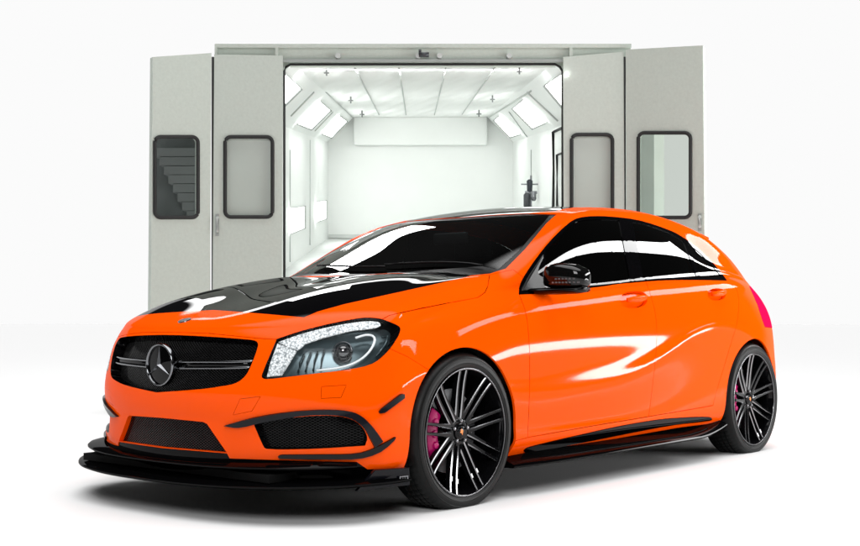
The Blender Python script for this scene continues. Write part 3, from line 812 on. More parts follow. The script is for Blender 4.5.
# ---- wheels
M_LIP = mat('rim_edge', (.11, .11, .115), .22, metal=1)
mat_or2 = mat('orange_mark', (.9, .25, .02), .3)
def make_wheel(s, x):
    w = empty('wheel', (x, s*.80, .33)); w.parent = root
    def put(name, bm, m, par=w, **k):
        if s > 0:
            for v in bm.verts: v.co.y = -v.co.y
            bmesh.ops.reverse_faces(bm, faces=bm.faces[:])
        return obj(name, bm, m, par, **k)
    # local: outward is -y, wheel centre at origin; outer face at y=-.085
    bm = bmesh.new()
    prof = [(.262, -.070), (.268, -.082), (.276, -.086), (.283, -.0872), (.2845, -.0892), (.286, -.0876), (.295, -.088), (.305, -.0855), (.3065, -.0866), (.308, -.0838), (.312, -.082), (.322, -.070), (.3275, -.055), (.3300, -.050)]
    A = [(.3300, -.034), (.3235, -.032), (.3235, -.026), (.3300, -.024), (.3300, -.004), (.3235, -.002), (.3235, .004), (.33, .006), (.33, .026), (.3235, .028), (.3235, .034), (.33, .036), (.3300, .055)]
    inn = [(.3275, .075), (.312, .1), (.29, .112), (.262, .10)]
    full = prof+A+inn; n = 216; rings = []
    for k in range(n):      # every third station is pulled in: the sipes across the shoulder and tread blocks
        a = 2*PI*k/n
        rings.append([bm.verts.new(Vector(((r-(.0028 if k % 3 == 0 and -.072 < y < .06 and r > .324 else 0))*math.cos(a+(y+.05)*.9), y, (r-(.0028 if k % 3 == 0 and -.072 < y < .06 and r > .324 else 0))*math.sin(a+(y+.05)*.9)))) for r, y in full])
    for rg_ in rings:      # the flattened contact patch
        for v in rg_: v.co.z = max(v.co.z, -.308)
    for k in range(n):
        P, Q = rings[k], rings[(k+1) % n]
        for j in range(len(full)-1): bm.faces.new((P[j], P[j+1], Q[j+1], Q[j]))
    put('tyre', bm, M_RUB, angle=28)
    bm = bmesh.new()
    lathe(bm, [(.2665, -.076), (.2665, -.084), (.262, -.0865), (.2575, -.084), (.256, -.074), (.250, -.060), (.246, -.03), (.240, .02), (.236, .10)], 96)
    lathe(bm, [(.0005, -.052), (.030, -.052), (.034, -.050), (.036, -.044), (.052, -.046), (.060, -.044), (.068, -.036), (.072, -.016), (.236, .10)], 48)
    bmesh.ops.remove_doubles(bm, verts=bm.verts[:], dist=1e-5)
    put('rim', bm, M_RIM, angle=40)
    bm = bmesh.new(); lathe(bm, [(.2663, -.0845), (.2625, -.0872), (.2595, -.0855)], 96); put('rim_lip', bm, M_LIP)
    N = 9
    for k in range(N):
        a = 2*PI*k/N+math.radians(93); bm = bmesh.new()
        er = Vector((math.cos(a), 0, math.sin(a))); tn = Vector((-math.sin(a), 0, math.cos(a)))
        def yy(t): return -.048-.022*t-.012*t**4
        for q in (-1, 1):
            rg = []
            for t in [0, .08, .18, .3, .45, .6, .75, .9, 1.0]:
                r = .052+t*(.2560-.052); latw = .0066+.0060*(1-t)**3; off = q*(.0175+.0035*t)
                ce = er*r+tn*off; y = yy(t); dep = .032*(1-t)+.026*t
                rg.append([bm.verts.new(p) for p in (ce-tn*latw+Vector((0, y+dep, 0)), ce-tn*latw+Vector((0, y+.004, 0)), ce-tn*latw*.6+Vector((0, y, 0)), ce+tn*latw*.6+Vector((0, y, 0)), ce+tn*latw+Vector((0, y+.004, 0)), ce+tn*latw+Vector((0, y+dep, 0)))])
            for P, Q in zip(rg, rg[1:]):
                for j in range(6):
                    f = bm.faces.new((P[j], Q[j], Q[(j+1) % 6], P[(j+1) % 6]))
                    if j in (1, 3): f.material_index = 1      # polished bevels along each spoke
            bm.faces.new(rg[0]); bm.faces.new(rg[-1][::-1])
        # forked root: a web from each spoke over to the neighbouring pair
        for q in (-1, 1):
            rg = []
            for t in (0, .12, .24, .33, .40):
                r = .052+t*(.2560-.052); o1 = q*(.0175+.0035*t); c1 = er*r+tn*o1
                a2 = a+q*PI/N; c2 = Vector((math.cos(a2), 0, math.sin(a2)))*r*(1-.20*t/.40)
                c2 = c1.lerp(c2, 1-.9*(t/.40)**1.3)
                rg.append([bm.verts.new(c+Vector((0, yy(t)+d, 0))) for c, d in ((c1, .03), (c1, .004), (c2, .007+t*.03), (c2, .03))])
            for P, Q in zip(rg, rg[1:]):
                for j in range(4):
                    f = bm.faces.new((P[j], Q[j], Q[(j+1) % 4], P[(j+1) % 4]))
                    if j == 1: f.material_index = 2
            bm.faces.new(rg[0]); bm.faces.new(rg[-1][::-1])
        bmesh.ops.recalc_face_normals(bm, faces=bm.faces[:])
        put('twin_spoke', bm, [M_RIM, M_RIME, M_LIP], angle=25)
    bm = bmesh.new(); lathe(bm, [(.0005, -.0565), (.020, -.056), (.0235, -.054), (.0245, -.050)], 32); put('hub_cap', bm, M_RIM)
    bm = bmesh.new()
    pt = [(-.010, -.004), (-.002, .014), (.003, .006), (.010, .006), (.004, -.014), (-.001, -.005)]
    prism(bm, [Vector((x_, -.0578, z_)) for x_, z_ in pt], (0, .001, 0)); bmesh.ops.recalc_face_normals(bm, faces=bm.faces[:]); put('cap_mark', bm, mat_or2, smooth=False)
    for k in range(5):
        a = 2*PI*k/5+.3; bm = bmesh.new()
        lathe(bm, [(.0005, -.058), (.006, -.058), (.0075, -.056), (.008, -.045)], 10, ctr=(.045*math.cos(a), 0, .045*math.sin(a)))
        put('wheel_bolt', bm, M_CHR2)
    bm = bmesh.new(); lathe(bm, [(.0005, .002), (.07, .002), (.09, .012), (.175, .012), (.177, .02), (.177, .04)], 64); put('brake_disc', bm, M_DISC, angle=40)
    bm = bmesh.new()   # caliper: arc block on the leading (front) side
    a0, a1 = math.radians(146), math.radians(214)
    pr = [(.120, -.002), (.118, -.024), (.135, -.034), (.165, -.036), (.190, -.030), (.200, .0), (.2, .04)]
    lathe(bm, pr, 14, a0=a0, a1=a1)
    for aa in (a0, a1):
        bm.faces.new([bm.verts.new(Vector((r*math.cos(aa), y, r*math.sin(aa)))) for r, y in pr])
    for dg in (162, 180, 198):
        a = math.radians(dg); lathe(bm, [(.0005, -.044), (.013, -.043), (.017, -.038), (.018, -.025)], 14, ctr=(.152*math.cos(a), 0, .152*math.sin(a)))
    bmesh.ops.remove_doubles(bm, verts=bm.verts[:], dist=1e-5); bmesh.ops.recalc_face_normals(bm, faces=bm.faces[:])
    put('brake_caliper', bm, M_CAL, angle=40)
    return w
M_CHR2 = mat('bolt_steel', (.25, .25, .26), .25, metal=1)
for s in (-1, 1):
    w = make_wheel(s, 0.0)
    w2 = w.copy(); C.objects.link(w2); w2.location.x = 2.70; w2.parent = root
    for ch in list(w.children):
        c = ch.copy(); C.objects.link(c); c.parent = w2
# wheel wells, floor pan, interior
for x in (0.0, 2.70):
    for s in (-1, 1):
        bm = bmesh.new(); lathe(bm, [(.358, -.80), (.366, -.78), (.366, -.55), (.0005, -.55)], 40, a0=-.55, a1=PI+.55, ctr=(0, 0, 0))
        for v in bm.verts:
            v.co.x += x; v.co.z += .33
            if s > 0: v.co.y = -v.co.y
        obj('wheel_well', bm, M_DK, root)
bm = bmesh.new(); 
for (xa, xb, w) in ((-.84, -.36, .60), (-.36, .36, .54), (.36, 2.34, .80), (2.34, 3.06, .54), (3.06, 3.38, .60)):
    box(bm, ((xa+xb)/2, 0, .195), (xb-xa-.002, 2*w, .03))
obj('underbody', bm, M_DK, root, smooth=False)
bm = bmesh.new()
box(bm, (-.05, 0, .55), (.9, 1.0, .5)); obj('engine_bay', bm, M_DK, root, smooth=False)
inter = empty('interior'); inter.parent = root
bm = bmesh.new(); box(bm, (1.5, 0, .45), (2.2, 1.5, .05)); box(bm, (.52, 0, .80), (.16, 1.40, .22)); box(bm, (2.7, 0, .75), (.5, 1.2, .3)); obj('cabin_floor', bm, M_TRIM, inter, smooth=False)
bm = bmesh.new(); vs = box(bm, (.70, 0, .90), (.50, 1.42, .10))
obj('dashboard', bm, M_TRIM, inter, smooth=False, bevel=.03)
for x, ys in ((1.45, (-.37, .37)), (2.25, (-.37, .37))):
    for y in ys:
        seat = empty('seat'); seat.parent = root
        seat.name = 'seat'
        bm = bmesh.new(); box(bm, (x-.18, y, .60), (.5, .5, .16)); obj('seat_cushion', bm, M_TRIM, seat, bevel=.05)
        bm = bmesh.new(); M_ = Matrix.Translation((x+.10, y, .88)) @ Matrix.Rotation(math.radians(14), 4, 'Y'); box(bm, (0, 0, 0), (.13, .48, .55), M_); obj('seat_back', bm, M_TRIM, seat, bevel=.05)
        bm = bmesh.new(); M_ = Matrix.Translation((x+.19, y, 1.19)); box(bm, (0, 0, 0), (.09, .25, .15), M_); obj('headrest', bm, M_TRIM, seat, bevel=.035)
bm = bmesh.new(); c_ = Vector((.93, -.37, .93)); ax = Vector((-.88, 0, .45)).normalized()
e1 = Vector((0, 1, 0)); e2 = ax.cross(e1)
tube(bm, [c_+(e1*math.cos(a)+e2*math.sin(a))*.18 for a in [2*PI*k/32 for k in range(32)]], .014, 8, closed=True)
for a in (0, PI, -PI/2): tube(bm, [c_, c_+(e1*math.cos(a)+e2*math.sin(a))*.18], .013, 6)
obj('steering_wheel', bm, M_TRIM, root)
bm = bmesh.new(); box(bm, (.98, 0, 1.22), (.03, .22, .06)); obj('rear_view_mirror', bm, M_TRIM, root, bevel=.01)
# wipers
for y0, y1, xx in ((-.62, -.05, .40), (-.08, .45, .33)):
    bm = bmesh.new(); pts = []
    for k in range(9):
        t = k/8; y = y0+(y1-y0)*t; x = .44-.02*t+.10*(.5*t)
        loc, n, fi, d = BV.ray_cast(Vector((x-.06+.18*(abs(y)/.7)**2*.5, y, 3)), Vector((0, 0, -1))); pts.append(loc+Vector((0, 0, .014)))
    tube(bm, pts, .0055, 6); obj('wiper', bm, M_BP, root)
# bonnet badge at the leading edge
h = hit((178, 318)); 
bm = bmesh.new(); 
hc = BV.ray_cast(Vector((-.765, 0, 3)), Vector((0, 0, -1)))[0]; hn = snorm(hc)
Rm = hn.to_track_quat('Z', 'Y').to_matrix().to_4x4(); Rm.translation = hc+hn*.0
bmesh.ops.create_cone(bm, segments=32, radius1=.03, radius2=.027, depth=.008, cap_ends=True, matrix=Rm)
obj('bonnet_badge', bm, M_SAT, root, angle=40)

# ---- rear spoiler lip
bm = bmesh.new(); rings = []
for k in range(17):
    y = -.56+1.12*k/16; c_ = BV.ray_cast(Vector((2.76-.10*(abs(y)/.6)**3, y, 3)), Vector((0, 0, -1)))[0]
    rings.append([bm.verts.new(c_+Vector(q)) for q in ((-.10, 0, .004), (.0, 0, .006), (.10, 0, -.012), (.10, 0, -.022), (.03, 0, -.05), (-.1, 0, -.02))])
for a, b in zip(rings, rings[1:]):
    for j in range(6): bm.faces.new((a[j], a[(j+1) % 6], b[(j+1) % 6], b[j]))
bm.faces.new(rings[0][::-1]); bm.faces.new(rings[-1]); bmesh.ops.recalc_face_normals(bm, faces=bm.faces[:])
obj('roof_spoiler', bm, M_OR, root, angle=40)

# parent all parts to the car, keeping their place
for o in list(root.children):
    o.parent = car; o.location = o.location - CO
bpy.data.objects.remove(root)

# ------------------------------------------------------------------ floor
M_FLOOR = mat('white_floor', (.80, .80, .80), .9, spec=.0)
bm = bmesh.new(); bmesh.ops.create_grid(bm, x_segments=1, y_segments=1, size=150); bmesh.ops.translate(bm, vec=(0, 0, .022), verts=bm.verts[:]); fl = obj('floor', bm, M_FLOOR, smooth=False)
tag(fl, None, None, kind='structure')
#BOOTH
# ------------------------------------------------------------------ spray booth behind the car
FH = Vector((math.sin(YAW), math.cos(YAW), 0))
def bp(x, y, d):
    r = ray((x, y)); return CAM + r*(d/r.dot(FH))
def dirr(dx, dd): return RV*dx + FH*dd          # metres to the right, metres away
M_BPAN = mat('booth_panel', (.53, .58, .525), .5, spec=.25, bump=(30, .35, .004), var=.035, vs=45)
M_BIN = mat('booth_interior', (.86, .885, .865), .5, spec=.3, var=.01)
M_BFL = mat('booth_floor', (.62, .65, .63), .5, var=.04)
M_GASK = mat('rubber_gasket', (.012, .012, .012), .6)
M_SEAM = mat('panel_seam', (.52, .55, .53), .6)
M_STEEL = mat('dark_steel', (.06, .065, .07), .35, metal=.6)
M_PANEG = mat('grey_pane', (.43, .48, .435), .25, spec=.25, var=.04)
M_PANE = tinted('door_pane', (.80, .83, .80), ior=1.45)
M_PANED = tinted('dark_door_pane', (.85, .87, .86), ior=1.45)
M_LAMP = mat('lamp_diffuser', (.9, .9, .9), .5, emit=(1, 1, .99), es=7)
M_FRM = mat('lamp_frame', (.33, .36, .34), .5)
M_FIT = mat('fitting_grey', (.22, .23, .23), .4, metal=.3)
booth = empty('spray_booth', CAM+FH*10.4-Vector((0, 0, .8)))
tag(booth, 'pale grey green spray booth with open folding doors and brightly lit white interior', 'spray booth')
BO = booth.location.copy()
def bobj(name, bm, m, par=None, **k):
    bmesh.ops.recalc_face_normals(bm, faces=bm.faces[:])
    if par is None:
        for v in bm.verts: v.co -= BO
        return obj(name, bm, m, booth, **k)
    for v in bm.verts: v.co -= BO
    return obj(name, bm, m, par, **k)
def slab(name, pts, thick, m, par=None, **k):
    bm = bmesh.new(); prism(bm, pts, thick); return bobj(name, bm, m, par, smooth=False, **k)
D0, D1 = 10.45, 20.7; VPX, VPY = 418, 174
def ringp(p, d): kk = D1/d; return bp(VPX+(p[0]-VPX)*kk, VPY+(p[1]-VPY)*kk, d)
RB = [(328, 238.5), (328, 142), (354, 117.5), (487, 117.5), (513, 142), (513, 240)]
nm = ['side_wall', 'lamp_slope', 'ceiling', 'lamp_slope', 'side_wall', 'floor_grating']
M_CEIL = mat('filter_cloth', (.93, .95, .93), .9)
nt = M_CEIL.node_tree; tc = nt.nodes.new('ShaderNodeTexCoord'); wv = nt.nodes.new('ShaderNodeTexWave'); wv.inputs['Scale'].default_value = 1.3; wv.inputs['Distortion'].default_value = 2.5; wv.inputs['Detail'].default_value = 2
mp = nt.nodes.new('ShaderNodeMapping'); mp.inputs['Rotation'].default_value = (0, 0, -YAW+PI/2); nt.links.new(tc.outputs['Object'], mp.inputs[0]); nt.links.new(mp.outputs[0], wv.inputs[0])
bpn = nt.nodes.new('ShaderNodeBump'); bpn.inputs['Strength'].default_value = .6; bpn.inputs['Distance'].default_value = .03; nt.links.new(wv.outputs['Fac'], bpn.inputs['Height']); nt.links.new(bpn.outputs[0], nt.nodes['Principled BSDF'].inputs['Normal'])
outs = [dirr(-.1, 0), (dirr(-.07, 0)+Vector((0, 0, .07))), Vector((0, 0, .1)), (dirr(.07, 0)+Vector((0, 0, .07))), dirr(.1, 0), Vector((0, 0, -.1))]
ringD = 18
walls = []
for i in range(6):
    a, b = RB[i], RB[(i+1) % 6]
    o = slab(nm[i], [ringp(a, D0), ringp(b, D0), ringp(b, D1), ringp(a, D1)], outs[i], M_CEIL if i == 2 else (M_BFL if i == 5 else M_BIN))
    walls.append(o)
slab('back_wall', [bp(p[0], p[1], D1) for p in RB], FH*.1, M_BIN)
slab('plenum_box', [bp(354, 118, D1-.02), bp(487, 118, D1-.02), bp(487, 146, D1-.02), bp(354, 146, D1-.02)], -FH*.12, M_BIN, bevel=.02)
pf = [ringp(RB[0], D0), ringp(RB[5], D0)]; zt = min(p.z for p in pf)-.12
slab('plinth', [Vector((pf[0].x, pf[0].y, zt)), Vector((pf[1].x, pf[1].y, zt)), Vector((pf[1].x, pf[1].y, .03)), Vector((pf[0].x, pf[0].y, .03))], FH*10, M_BPAN)
slab('skirting', [bp(329, 234.5, D1-.01), bp(512, 236, D1-.01), bp(512, 240, D1-.01), bp(329, 238.4, D1-.01)], -FH*.06, M_BFL)
def plane_of(i):
    a, b = RB[i], RB[(i+1) % 6]; p0, p1, p2 = ringp(a, D0), ringp(b, D0), ringp(a, D1); n = (p1-p0).cross(p2-p0).normalized()
    mid = ringp(((RB[0][0]+RB[4][0])/2, 180), (D0+D1)/2)
    if n.dot(mid-p0) < 0: n = -n
    return p0, n
def onp(i, p, off=0):
    p0, n = plane_of(i); r = ray(p); t = (p0+n*off-CAM).dot(n)/r.dot(n); return CAM+r*t
def seam(i, a, b, r=.012):
    bm = bmesh.new(); tube(bm, [onp(i, a, .006), onp(i, b, .006)], r, 4); bobj('panel_seam', bm, M_SEAM)
LAMPS = [(1, [(319.5, 102), (329.5, 110.4), (311, 128.4), (298.5, 123.5)]), (1, [(338.6, 116), (346, 121.4), (331.3, 136.8), (322.9, 133.5)]), (1, [(283, 73), (300, 88.5), (282, 106), (270, 92)]),
 (3, [(523.8, 100.7), (545.8, 121.8), (532.6, 127.7), (513.6, 108.6)]), (3, [(500.4, 116), (519.4, 133.6), (510.6, 136.5), (495, 120.4)]), (3, [(566, 72), (580, 92), (564, 107), (546, 85.5)]),
 (0, [(290.5, 209), (303.8, 207), (303.8, 227.7), (291, 233)]), (0, [(316.6, 202.4), (325.4, 201.2), (325.4, 218.5), (316.6, 221.4)])]
for wi_, q in LAMPS:
    p0, n = plane_of(wi_)
    cx = sum(a for a, b in q)/4; cy = sum(b for a, b in q)/4
    fr = slab('wall_lamp', [onp(wi_, (cx+(a-cx)*1.10, cy+(b-cy)*1.10), .004) for a, b in q], n*.02, M_FRM)
    slab('lamp_diffuser', [onp(wi_, p, .026) for p in q], n*.008, M_LAMP, fr)
    seam(wi_, ((q[0][0]+q[1][0])/2, (q[0][1]+q[1][1])/2), ((q[2][0]+q[3][0])/2, (q[2][1]+q[3][1])/2), .006)
for a, b in [((355, 68), (379, 115)), ((399, 68), (406, 115)), ((446, 67.6), (434.4, 115)), ((496, 66), (462, 114.5))]: seam(2, a, b, .009)
for a, b in [((310, 140), (310, 245)), ((290, 150), (290, 262))]: seam(0, a, b, .008)
seam(1, (291, 116), (314, 92)); seam(1, (315, 131), (333, 112), .008); seam(1, (326, 92), (353, 118), .012)
seam(3, (531, 91), (488, 118), .012); seam(3, (527, 92), (558, 121)); seam(3, (509, 112), (527, 137), .008)
seam(4, (531, 150), (531, 230), .008)
for x, y in [(326.5, 72), (350.7, 99.5), (362, 113.5), (519.4, 70.5), (492.5, 98.4), (479, 113)]:
    bm = bmesh.new(); p = onp(2, (x, y-3), 0); h = .0011*(p-CAM).length
    tube(bm, [p, p-Vector((0, 0, h*5))], h*.6, 6); tube(bm, [p-Vector((0, 0, h*3))-RV*h*1.8, p-Vector((0, 0, h*3))+RV*h*1.8], h*.5, 6); bobj('sprinkler', bm, M_FIT)
# door in the right wall
P_ = [onp(4, p, .01) for p in [(553.5, 210), (553.5, 132), (566, 126), (566, 222)]]
bm = bmesh.new(); tube(bm, P_, .022, 4, closed=True); wd = bobj('wall_door', bm, M_GASK)
bm = bmesh.new(); tube(bm, [onp(4, p, .012) for p in [(557, 206), (557, 155), (567, 151), (567, 214)]], .014, 4, closed=True); bobj('door_window', bm, M_GASK, wd)
# front frame
def rect(x0, y0, x1, y1, d): return [bp(x0, y0, d), bp(x1, y0, d), bp(x1, y1, d), bp(x0, y1, d)]
hd = slab('header_beam', rect(215.5, 45, 631, 60.5, 10.36), FH*.3, M_BPAN, bevel=.008)
slab('header_flange', rect(215, 43.6, 631.5, 47.6, 10.30), FH*.05, M_BPAN, hd, bevel=.004)
slab('header_rail', rect(279, 59.2, 566, 61.8, 10.32), FH*.035, M_FRM, hd)
for x in (276.5, 571):
    slab('header_joint', rect(x-1.6, 44.5, x+1.6, 60, 10.31), FH*.045, M_BPAN, hd, bevel=.003)
slab('header_end', rect(214.6, 44, 217, 60, 10.30), FH*.05, M_BPAN, hd)
for x in (338, 418, 439.5, 509):
    bm = bmesh.new(); c_ = bp(x, 56, 10.33)
    R4 = Matrix.Translation(c_) @ FH.to_track_quat('Z', 'Y').to_matrix().to_4x4()
    bmesh.ops.create_cone(bm, segments=16, radius1=.022, radius2=.026, depth=.05, cap_ends=True, matrix=R4); bobj('roller', bm, M_SEAM, hd, smooth=False)
bm = bmesh.new(); tube(bm, [bp(419, 54.6, 10.27), bp(429, 54.8, 10.27)], .022, 8); bobj('latch', bm, M_STEEL, hd)
bm = bmesh.new(); tube(bm, [bp(420, 49.5, 10.27), bp(420, 55, 10.27)], .012, 8); bobj('latch_pin', bm, M_STEEL, hd)
bm = bmesh.new(); tube(bm, [bp(284.3, 300, 10.40), bp(284.3, 71, 10.40), bp(286, 67, 10.40), bp(290.5, 64.6, 10.40), bp(555, 64.3, 10.40), bp(560, 67, 10.40), bp(562.5, 71.5, 10.40), bp(562.5, 300, 10.40)], .011, 6); bobj('door_gasket', bm, M_GASK)
slab('opening_lintel', [bp(278, 60, 10.42), bp(568, 60, 10.42), bp(568, 72, 10.42), bp(563, 71, 10.42), bp(557, 63.8, 10.42), bp(289, 64, 10.42), bp(284, 71, 10.42), bp(278, 72, 10.42)], FH*.06, M_BPAN)
# door leaves with rounded windows
def leaf(name, x0, x1, y0, y0b, d0, d1, win, yb, pane_m, lab_=None):
    """x0..x1 pixels at depths d0..d1, top y0 (left) y0b (right), reaching the floor"""
    A, B = bp(x0, y0, d0), bp(x1, y0b, d1); A0 = Vector((A.x, A.y, .02)); B0 = Vector((B.x, B.y, .02))
    u = (B0-A0); n = u.cross(Vector((0, 0, 1))).normalized()
    if n.dot(CAM-A) < 0: n = -n
    def hitpl(p, off=0):
        r = ray(p); t = (A+n*off-CAM).dot(n)/r.dot(n); return CAM+r*t
    wx0, wy0, wx1, wy1 = win; R = 6.0; loop = []
    for (cx, cy, a0) in ((wx1-R, wy0+R, -90), (wx1-R, wy1-R, 0), (wx0+R, wy1-R, 90), (wx0+R, wy0+R, 180)):
        for k in range(7):
            a = math.radians(a0+15*k); loop.append((cx+R*math.cos(a), cy+R*math.sin(a)))
    bm = bmesh.new(); o = [bm.verts.new(p) for p in (A, B, B0, A0)]; w = [bm.verts.new(hitpl(p)) for p in loop]
    es = [bm.edges.new((o[i], o[(i+1) % 4])) for i in range(4)] + [bm.edges.new((w[i], w[(i+1) % len(w)])) for i in range(len(w))]
    bmesh.ops.triangle_fill(bm, edges=es, use_beauty=True)
    cc = [f for f in bm.faces if (lambda c: inside(proj(c), loop))(f.calc_center_median())]
    bmesh.ops.delete(bm, geom=cc, context='FACES_ONLY')
    r = bmesh.ops.extrude_face_region(bm, geom=bm.faces[:])
    for g_ in r['geom']:
        if isinstance(g_, bmesh.types.BMVert): g_.co -= n*.06
    pan = bobj(name, bm, M_BPAN, smooth=False)
    bm = bmesh.new(); tube(bm, [hitpl(p, .006) for p in loop], .016, 8, closed=True); bobj('window_gasket', bm, M_GASK, pan)
    bm = bmesh.new(); prism(bm, [hitpl(p, -.03) for p in loop], -n*.006); bobj('window_pane', bm, pane_m, pan, smooth=False)
    return pan, hitpl, n
lo, hlo, nlo = leaf('folding_door', 152.8, 211.5, 57, 53, 9.95, 10.24, (154.8, 136.8, 198, 217.5), 308, M_PANED)
li, hli, nli = leaf('folding_door', 214.2, 282.8, 54.5, 55.5, 10.26, 10.30, (225, 136.8, 272.5, 217), 308, M_PANEG)
ri, hri, nri = leaf('folding_door', 563.2, 623.5, 57, 51.8, 10.30, 10.26, (571.6, 134.6, 612.5, 217), 308, M_PANEG)
ro, hro, nro = leaf('folding_door', 625.6, 702.8, 49.6, 45.4, 10.24, 9.9, (638.3, 132.8, 690.5, 217.5), 308, M_PANE)
def hand(par, hp, x, y0, y1):
    slab('handle_plate', [hp((x-1.8, y0), .002), hp((x+1.8, y0), .002), hp((x+1.8, y1), .002), hp((x-1.8, y1), .002)], -FH*.008, M_FRM, par)
    bm = bmesh.new(); tube(bm, [hp((x, y0+3), .01), hp((x, y0+4), .05), hp((x, y1-5), .05), hp((x, y1-4), .01)], .012, 8); bobj('door_handle', bm, M_SEAM, par)
hand(li, hli, 217.3, 214, 236); hand(ro, hro, 699.6, 213.5, 231)
for pn, hp, x0 in ((li, hli, 212.9), (ro, hro, 624.6)):
    bm = bmesh.new(); tube(bm, [hp((x0, 57), -.02), hp((x0, 312), -.02)], .011, 6); bobj('hinge_gasket', bm, M_GASK, pn)
# backing seen through the panes: side housings of the booth
M_BACK = mat('grey_duct', (.45, .48, .46), .6, var=.05); M_BACKD = mat('dark_wall', (.13, .14, .14), .7, var=.2); M_STEP = mat('stair_steel', (.19, .20, .20), .6)
slab('side_housing', [bp(224, 60, 10.75), bp(281, 60, 10.75), bp(281, 330, 10.75), bp(224, 330, 10.75)], FH*.2, mat('pale_housing', (.85, .90, .85), .6, var=.03))
slab('side_housing', [bp(565, 60, 10.75), bp(664, 60, 10.75), bp(664, 330, 10.75), bp(565, 330, 10.75)], FH*.2, mat('pale_housing', (.88, .92, .88), .6, var=.03))
slab('duct', [bp(637, 120, 10.6), bp(654, 120, 10.6), bp(654, 230, 10.6), bp(637, 230, 10.6)], FH*.1, M_BACK)
# regulator unit on the right wall
reg = empty('air_regulator', bp(531, 205, 16.4)); tag(reg, 'dark and chrome air regulator with two filter bowls on the right booth wall', 'air regulator')
RO = reg.location.copy()
def robj(name, bm, m):
    for v in bm.verts: v.co -= RO
    return obj(name, bm, m, reg, angle=50)
for x0, x1, y0, y1, r in ((527, 527, 193.5, 208, .048), (533.8, 533.8, 191.5, 201, .034)):
    bm = bmesh.new(); tube(bm, [bp(x0, y0, 16.4), bp(x0, y0+1.5, 16.4), bp(x0, y1-2, 16.4), bp(x0, y1, 16.4)], [r*.7, r, r, r*.6], 14); robj('filter_bowl', bm, M_STEEL if r > .04 else M_SAT)
bm = bmesh.new(); tube(bm, [bp(529.6, 179.5, 16.4), bp(529.6, 181, 16.4), bp(529.6, 191, 16.4), bp(529.6, 192.5, 16.4)], [.02, .042, .036, .02], 12); robj('regulator_body', bm, mat('blue_black', (.02, .025, .035), .3))
bm = bmesh.new(); tube(bm, [bp(521, 184.3, 16.4), bp(540, 184.3, 16.4)], .010, 8); robj('air_pipe', bm, M_SAT)
bm = bmesh.new(); tube(bm, [bp(531, 175.5, 16.4), bp(531, 208, 16.4)], .013, 8); robj('air_pipe', bm, M_SAT)
bm = bmesh.new(); tube(bm, [bp(525, 192.5, 16.4), bp(537, 192.5, 16.4)], .022, 8); robj('manifold', bm, M_SAT)
# staircase seen through the dark pane
st = empty('metal_staircase', Vector((bp(176, 300, 10.9).x, bp(176, 300, 10.9).y, 0))); tag(st, 'dark metal staircase seen through the window of the far left folding door', 'staircase'); SO = st.location.copy()
for k in range(9):
    bm = bmesh.new(); prism(bm, rect(196-4.6*(k+1), 220-9*k, 199, 220-9*(k-1)-.6, 10.75), FH*.15)
    for v in bm.verts: v.co -= SO
    bmesh.ops.recalc_face_normals(bm, faces=bm.faces[:]); obj('step', bm, M_STEP, st, smooth=False)
bm = bmesh.new(); prism(bm, [bp(156, 118, 10.95), bp(209, 118, 10.95), Vector((bp(209, 300, 10.95).x, bp(209, 300, 10.95).y, 0)), Vector((bp(156, 300, 10.95).x, bp(156, 300, 10.95).y, 0))], FH*.08)
for v in bm.verts: v.co -= SO
bmesh.ops.recalc_face_normals(bm, faces=bm.faces[:]); obj('wall_panel', bm, M_BACKD, st, smooth=False)
#ENDBOOTH
# ------------------------------------------------------------------ light
w = bpy.data.worlds.new('World'); bpy.context.scene.world = w; w.use_nodes = True; nt = w.node_tree
bg = nt.nodes['Background']
tc = nt.nodes.new('ShaderNodeTexCoord')
def VM(op, a, b=None):
    n = nt.nodes.new('ShaderNodeVectorMath'); n.operation = op
    for i, v in enumerate((a, b)):
        if v is None: continue
        if isinstance(v, (tuple, Vector)): n.inputs[i].default_value = v
        else: nt.links.new(v, n.inputs[i])
    return n.outputs['Value' if op in ('DOT_PRODUCT', 'LENGTH') else 'Vector']
def MM(op, a, b=None, c=None):
    n = nt.nodes.new('ShaderNodeMath'); n.operation = op
    for i, v in enumerate((a, b, c)):
        if v is None: continue
        if isinstance(v, (int, float)): n.inputs[i].default_value = v
        else: nt.links.new(v, n.inputs[i])
    return n.outputs[0]
def ramp(v, a, b):
    n = nt.nodes.new('ShaderNodeMapRange'); n.interpolation_type = 'SMOOTHSTEP'
    n.inputs['From Min'].default_value = a; n.inputs['From Max'].default_value = b; nt.links.new(v, n.inputs['Value']); return n.outputs[0]
nv = VM('NORMALIZE', tc.outputs['Generated'])
fwd = VM('DOT_PRODUCT', nv, Vector((math.sin(YAW), math.cos(YAW), 0))); el = VM('DOT_PRODUCT', nv, Vector((0, 0, 1)))
lft = MM('MAXIMUM', 0, VM('DOT_PRODUCT', nv, RV*-1))
back = MM('MULTIPLY', ramp(MM('ADD', fwd, MM('MULTIPLY', lft, .6)), .60, .74), ramp(el, .275, .262))          # the white backdrop, straight ahead and low
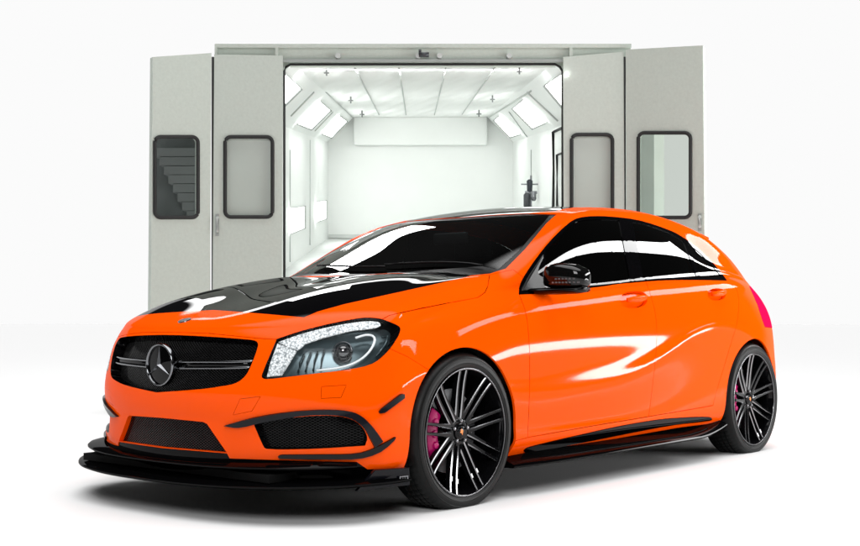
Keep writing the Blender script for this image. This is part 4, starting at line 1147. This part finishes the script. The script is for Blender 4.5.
over = ramp(el, .80, .88)                                                 # overhead glow added to the world to light the floor evenly
azp = VM('DOT_PRODUCT', nv, Vector((math.cos(math.radians(41)), -math.sin(math.radians(41)), 0)))
el_b = ramp(MM('SUBTRACT', el, MM('SUBTRACT', .352, MM('MULTIPLY', ramp(azp, -.04, .02), .078))), 0, .004)
strip = MM('MULTIPLY', MM('MULTIPLY', el_b, ramp(el, .432, .426)), MM('MULTIPLY', ramp(azp, -.13, -.12), MM('MULTIPLY', ramp(azp, .33, .32), ramp(fwd, .5, .55))))
tot = MM('ADD', MM('ADD', MM('ADD', MM('MULTIPLY', back, .935), MM('MULTIPLY', over, 3.6)), MM('MULTIPLY', strip, 8)), .03)
nt.links.new(tot, bg.inputs['Color']); bg.inputs['Strength'].default_value = 1
def area(name, loc, to, sx, sy, watt, col=(1, 1, 1)):
    l = bpy.data.lights.new(name, 'AREA'); l.shape = 'RECTANGLE'; l.size = sx; l.size_y = sy; l.energy = watt; l.color = col
    o = bpy.data.objects.new(name, l); C.objects.link(o); o.location = loc
    o.rotation_euler = (Vector(to)-Vector(loc)).to_track_quat('-Z', 'Y').to_euler(); return o
#LAMPS
area('side_strip_softbox', (4.9, -4.25, .74), (4.9-.40*4, -4.25+.92*4, .72), 4.3, .17, 120)
area('window_strip_softbox', (6.8, -3.6, 3.3), (1.5, -.8, 1.08), 6, .7, 240)
area('windscreen_softbox', (.6+7.5*math.sin(math.radians(38.5)), .1+7.5*math.cos(math.radians(38.5)), 5.15), (.6, .1, 1.1), 1.5, .75, 100)
area('added_front_fill', (-6.2, -5.6, 5.2), (-.6, -.2, .6), 3, 3, 330)  # fill light added on the camera side to brighten nose and bumper
area('added_booth_fill', tuple(bp(418, 45, 11.2)), tuple(bp(418, 190, 20)), 2.0, .5, 400)  # unseen light added behind the header to brighten the booth interior
#ENDLAMPS
sc = bpy.context.scene
sc.view_settings.view_transform = 'Standard'; sc.view_settings.look = 'None'; sc.view_settings.exposure = 0; sc.view_settings.gamma = 1
sc.render.engine = 'CYCLES'
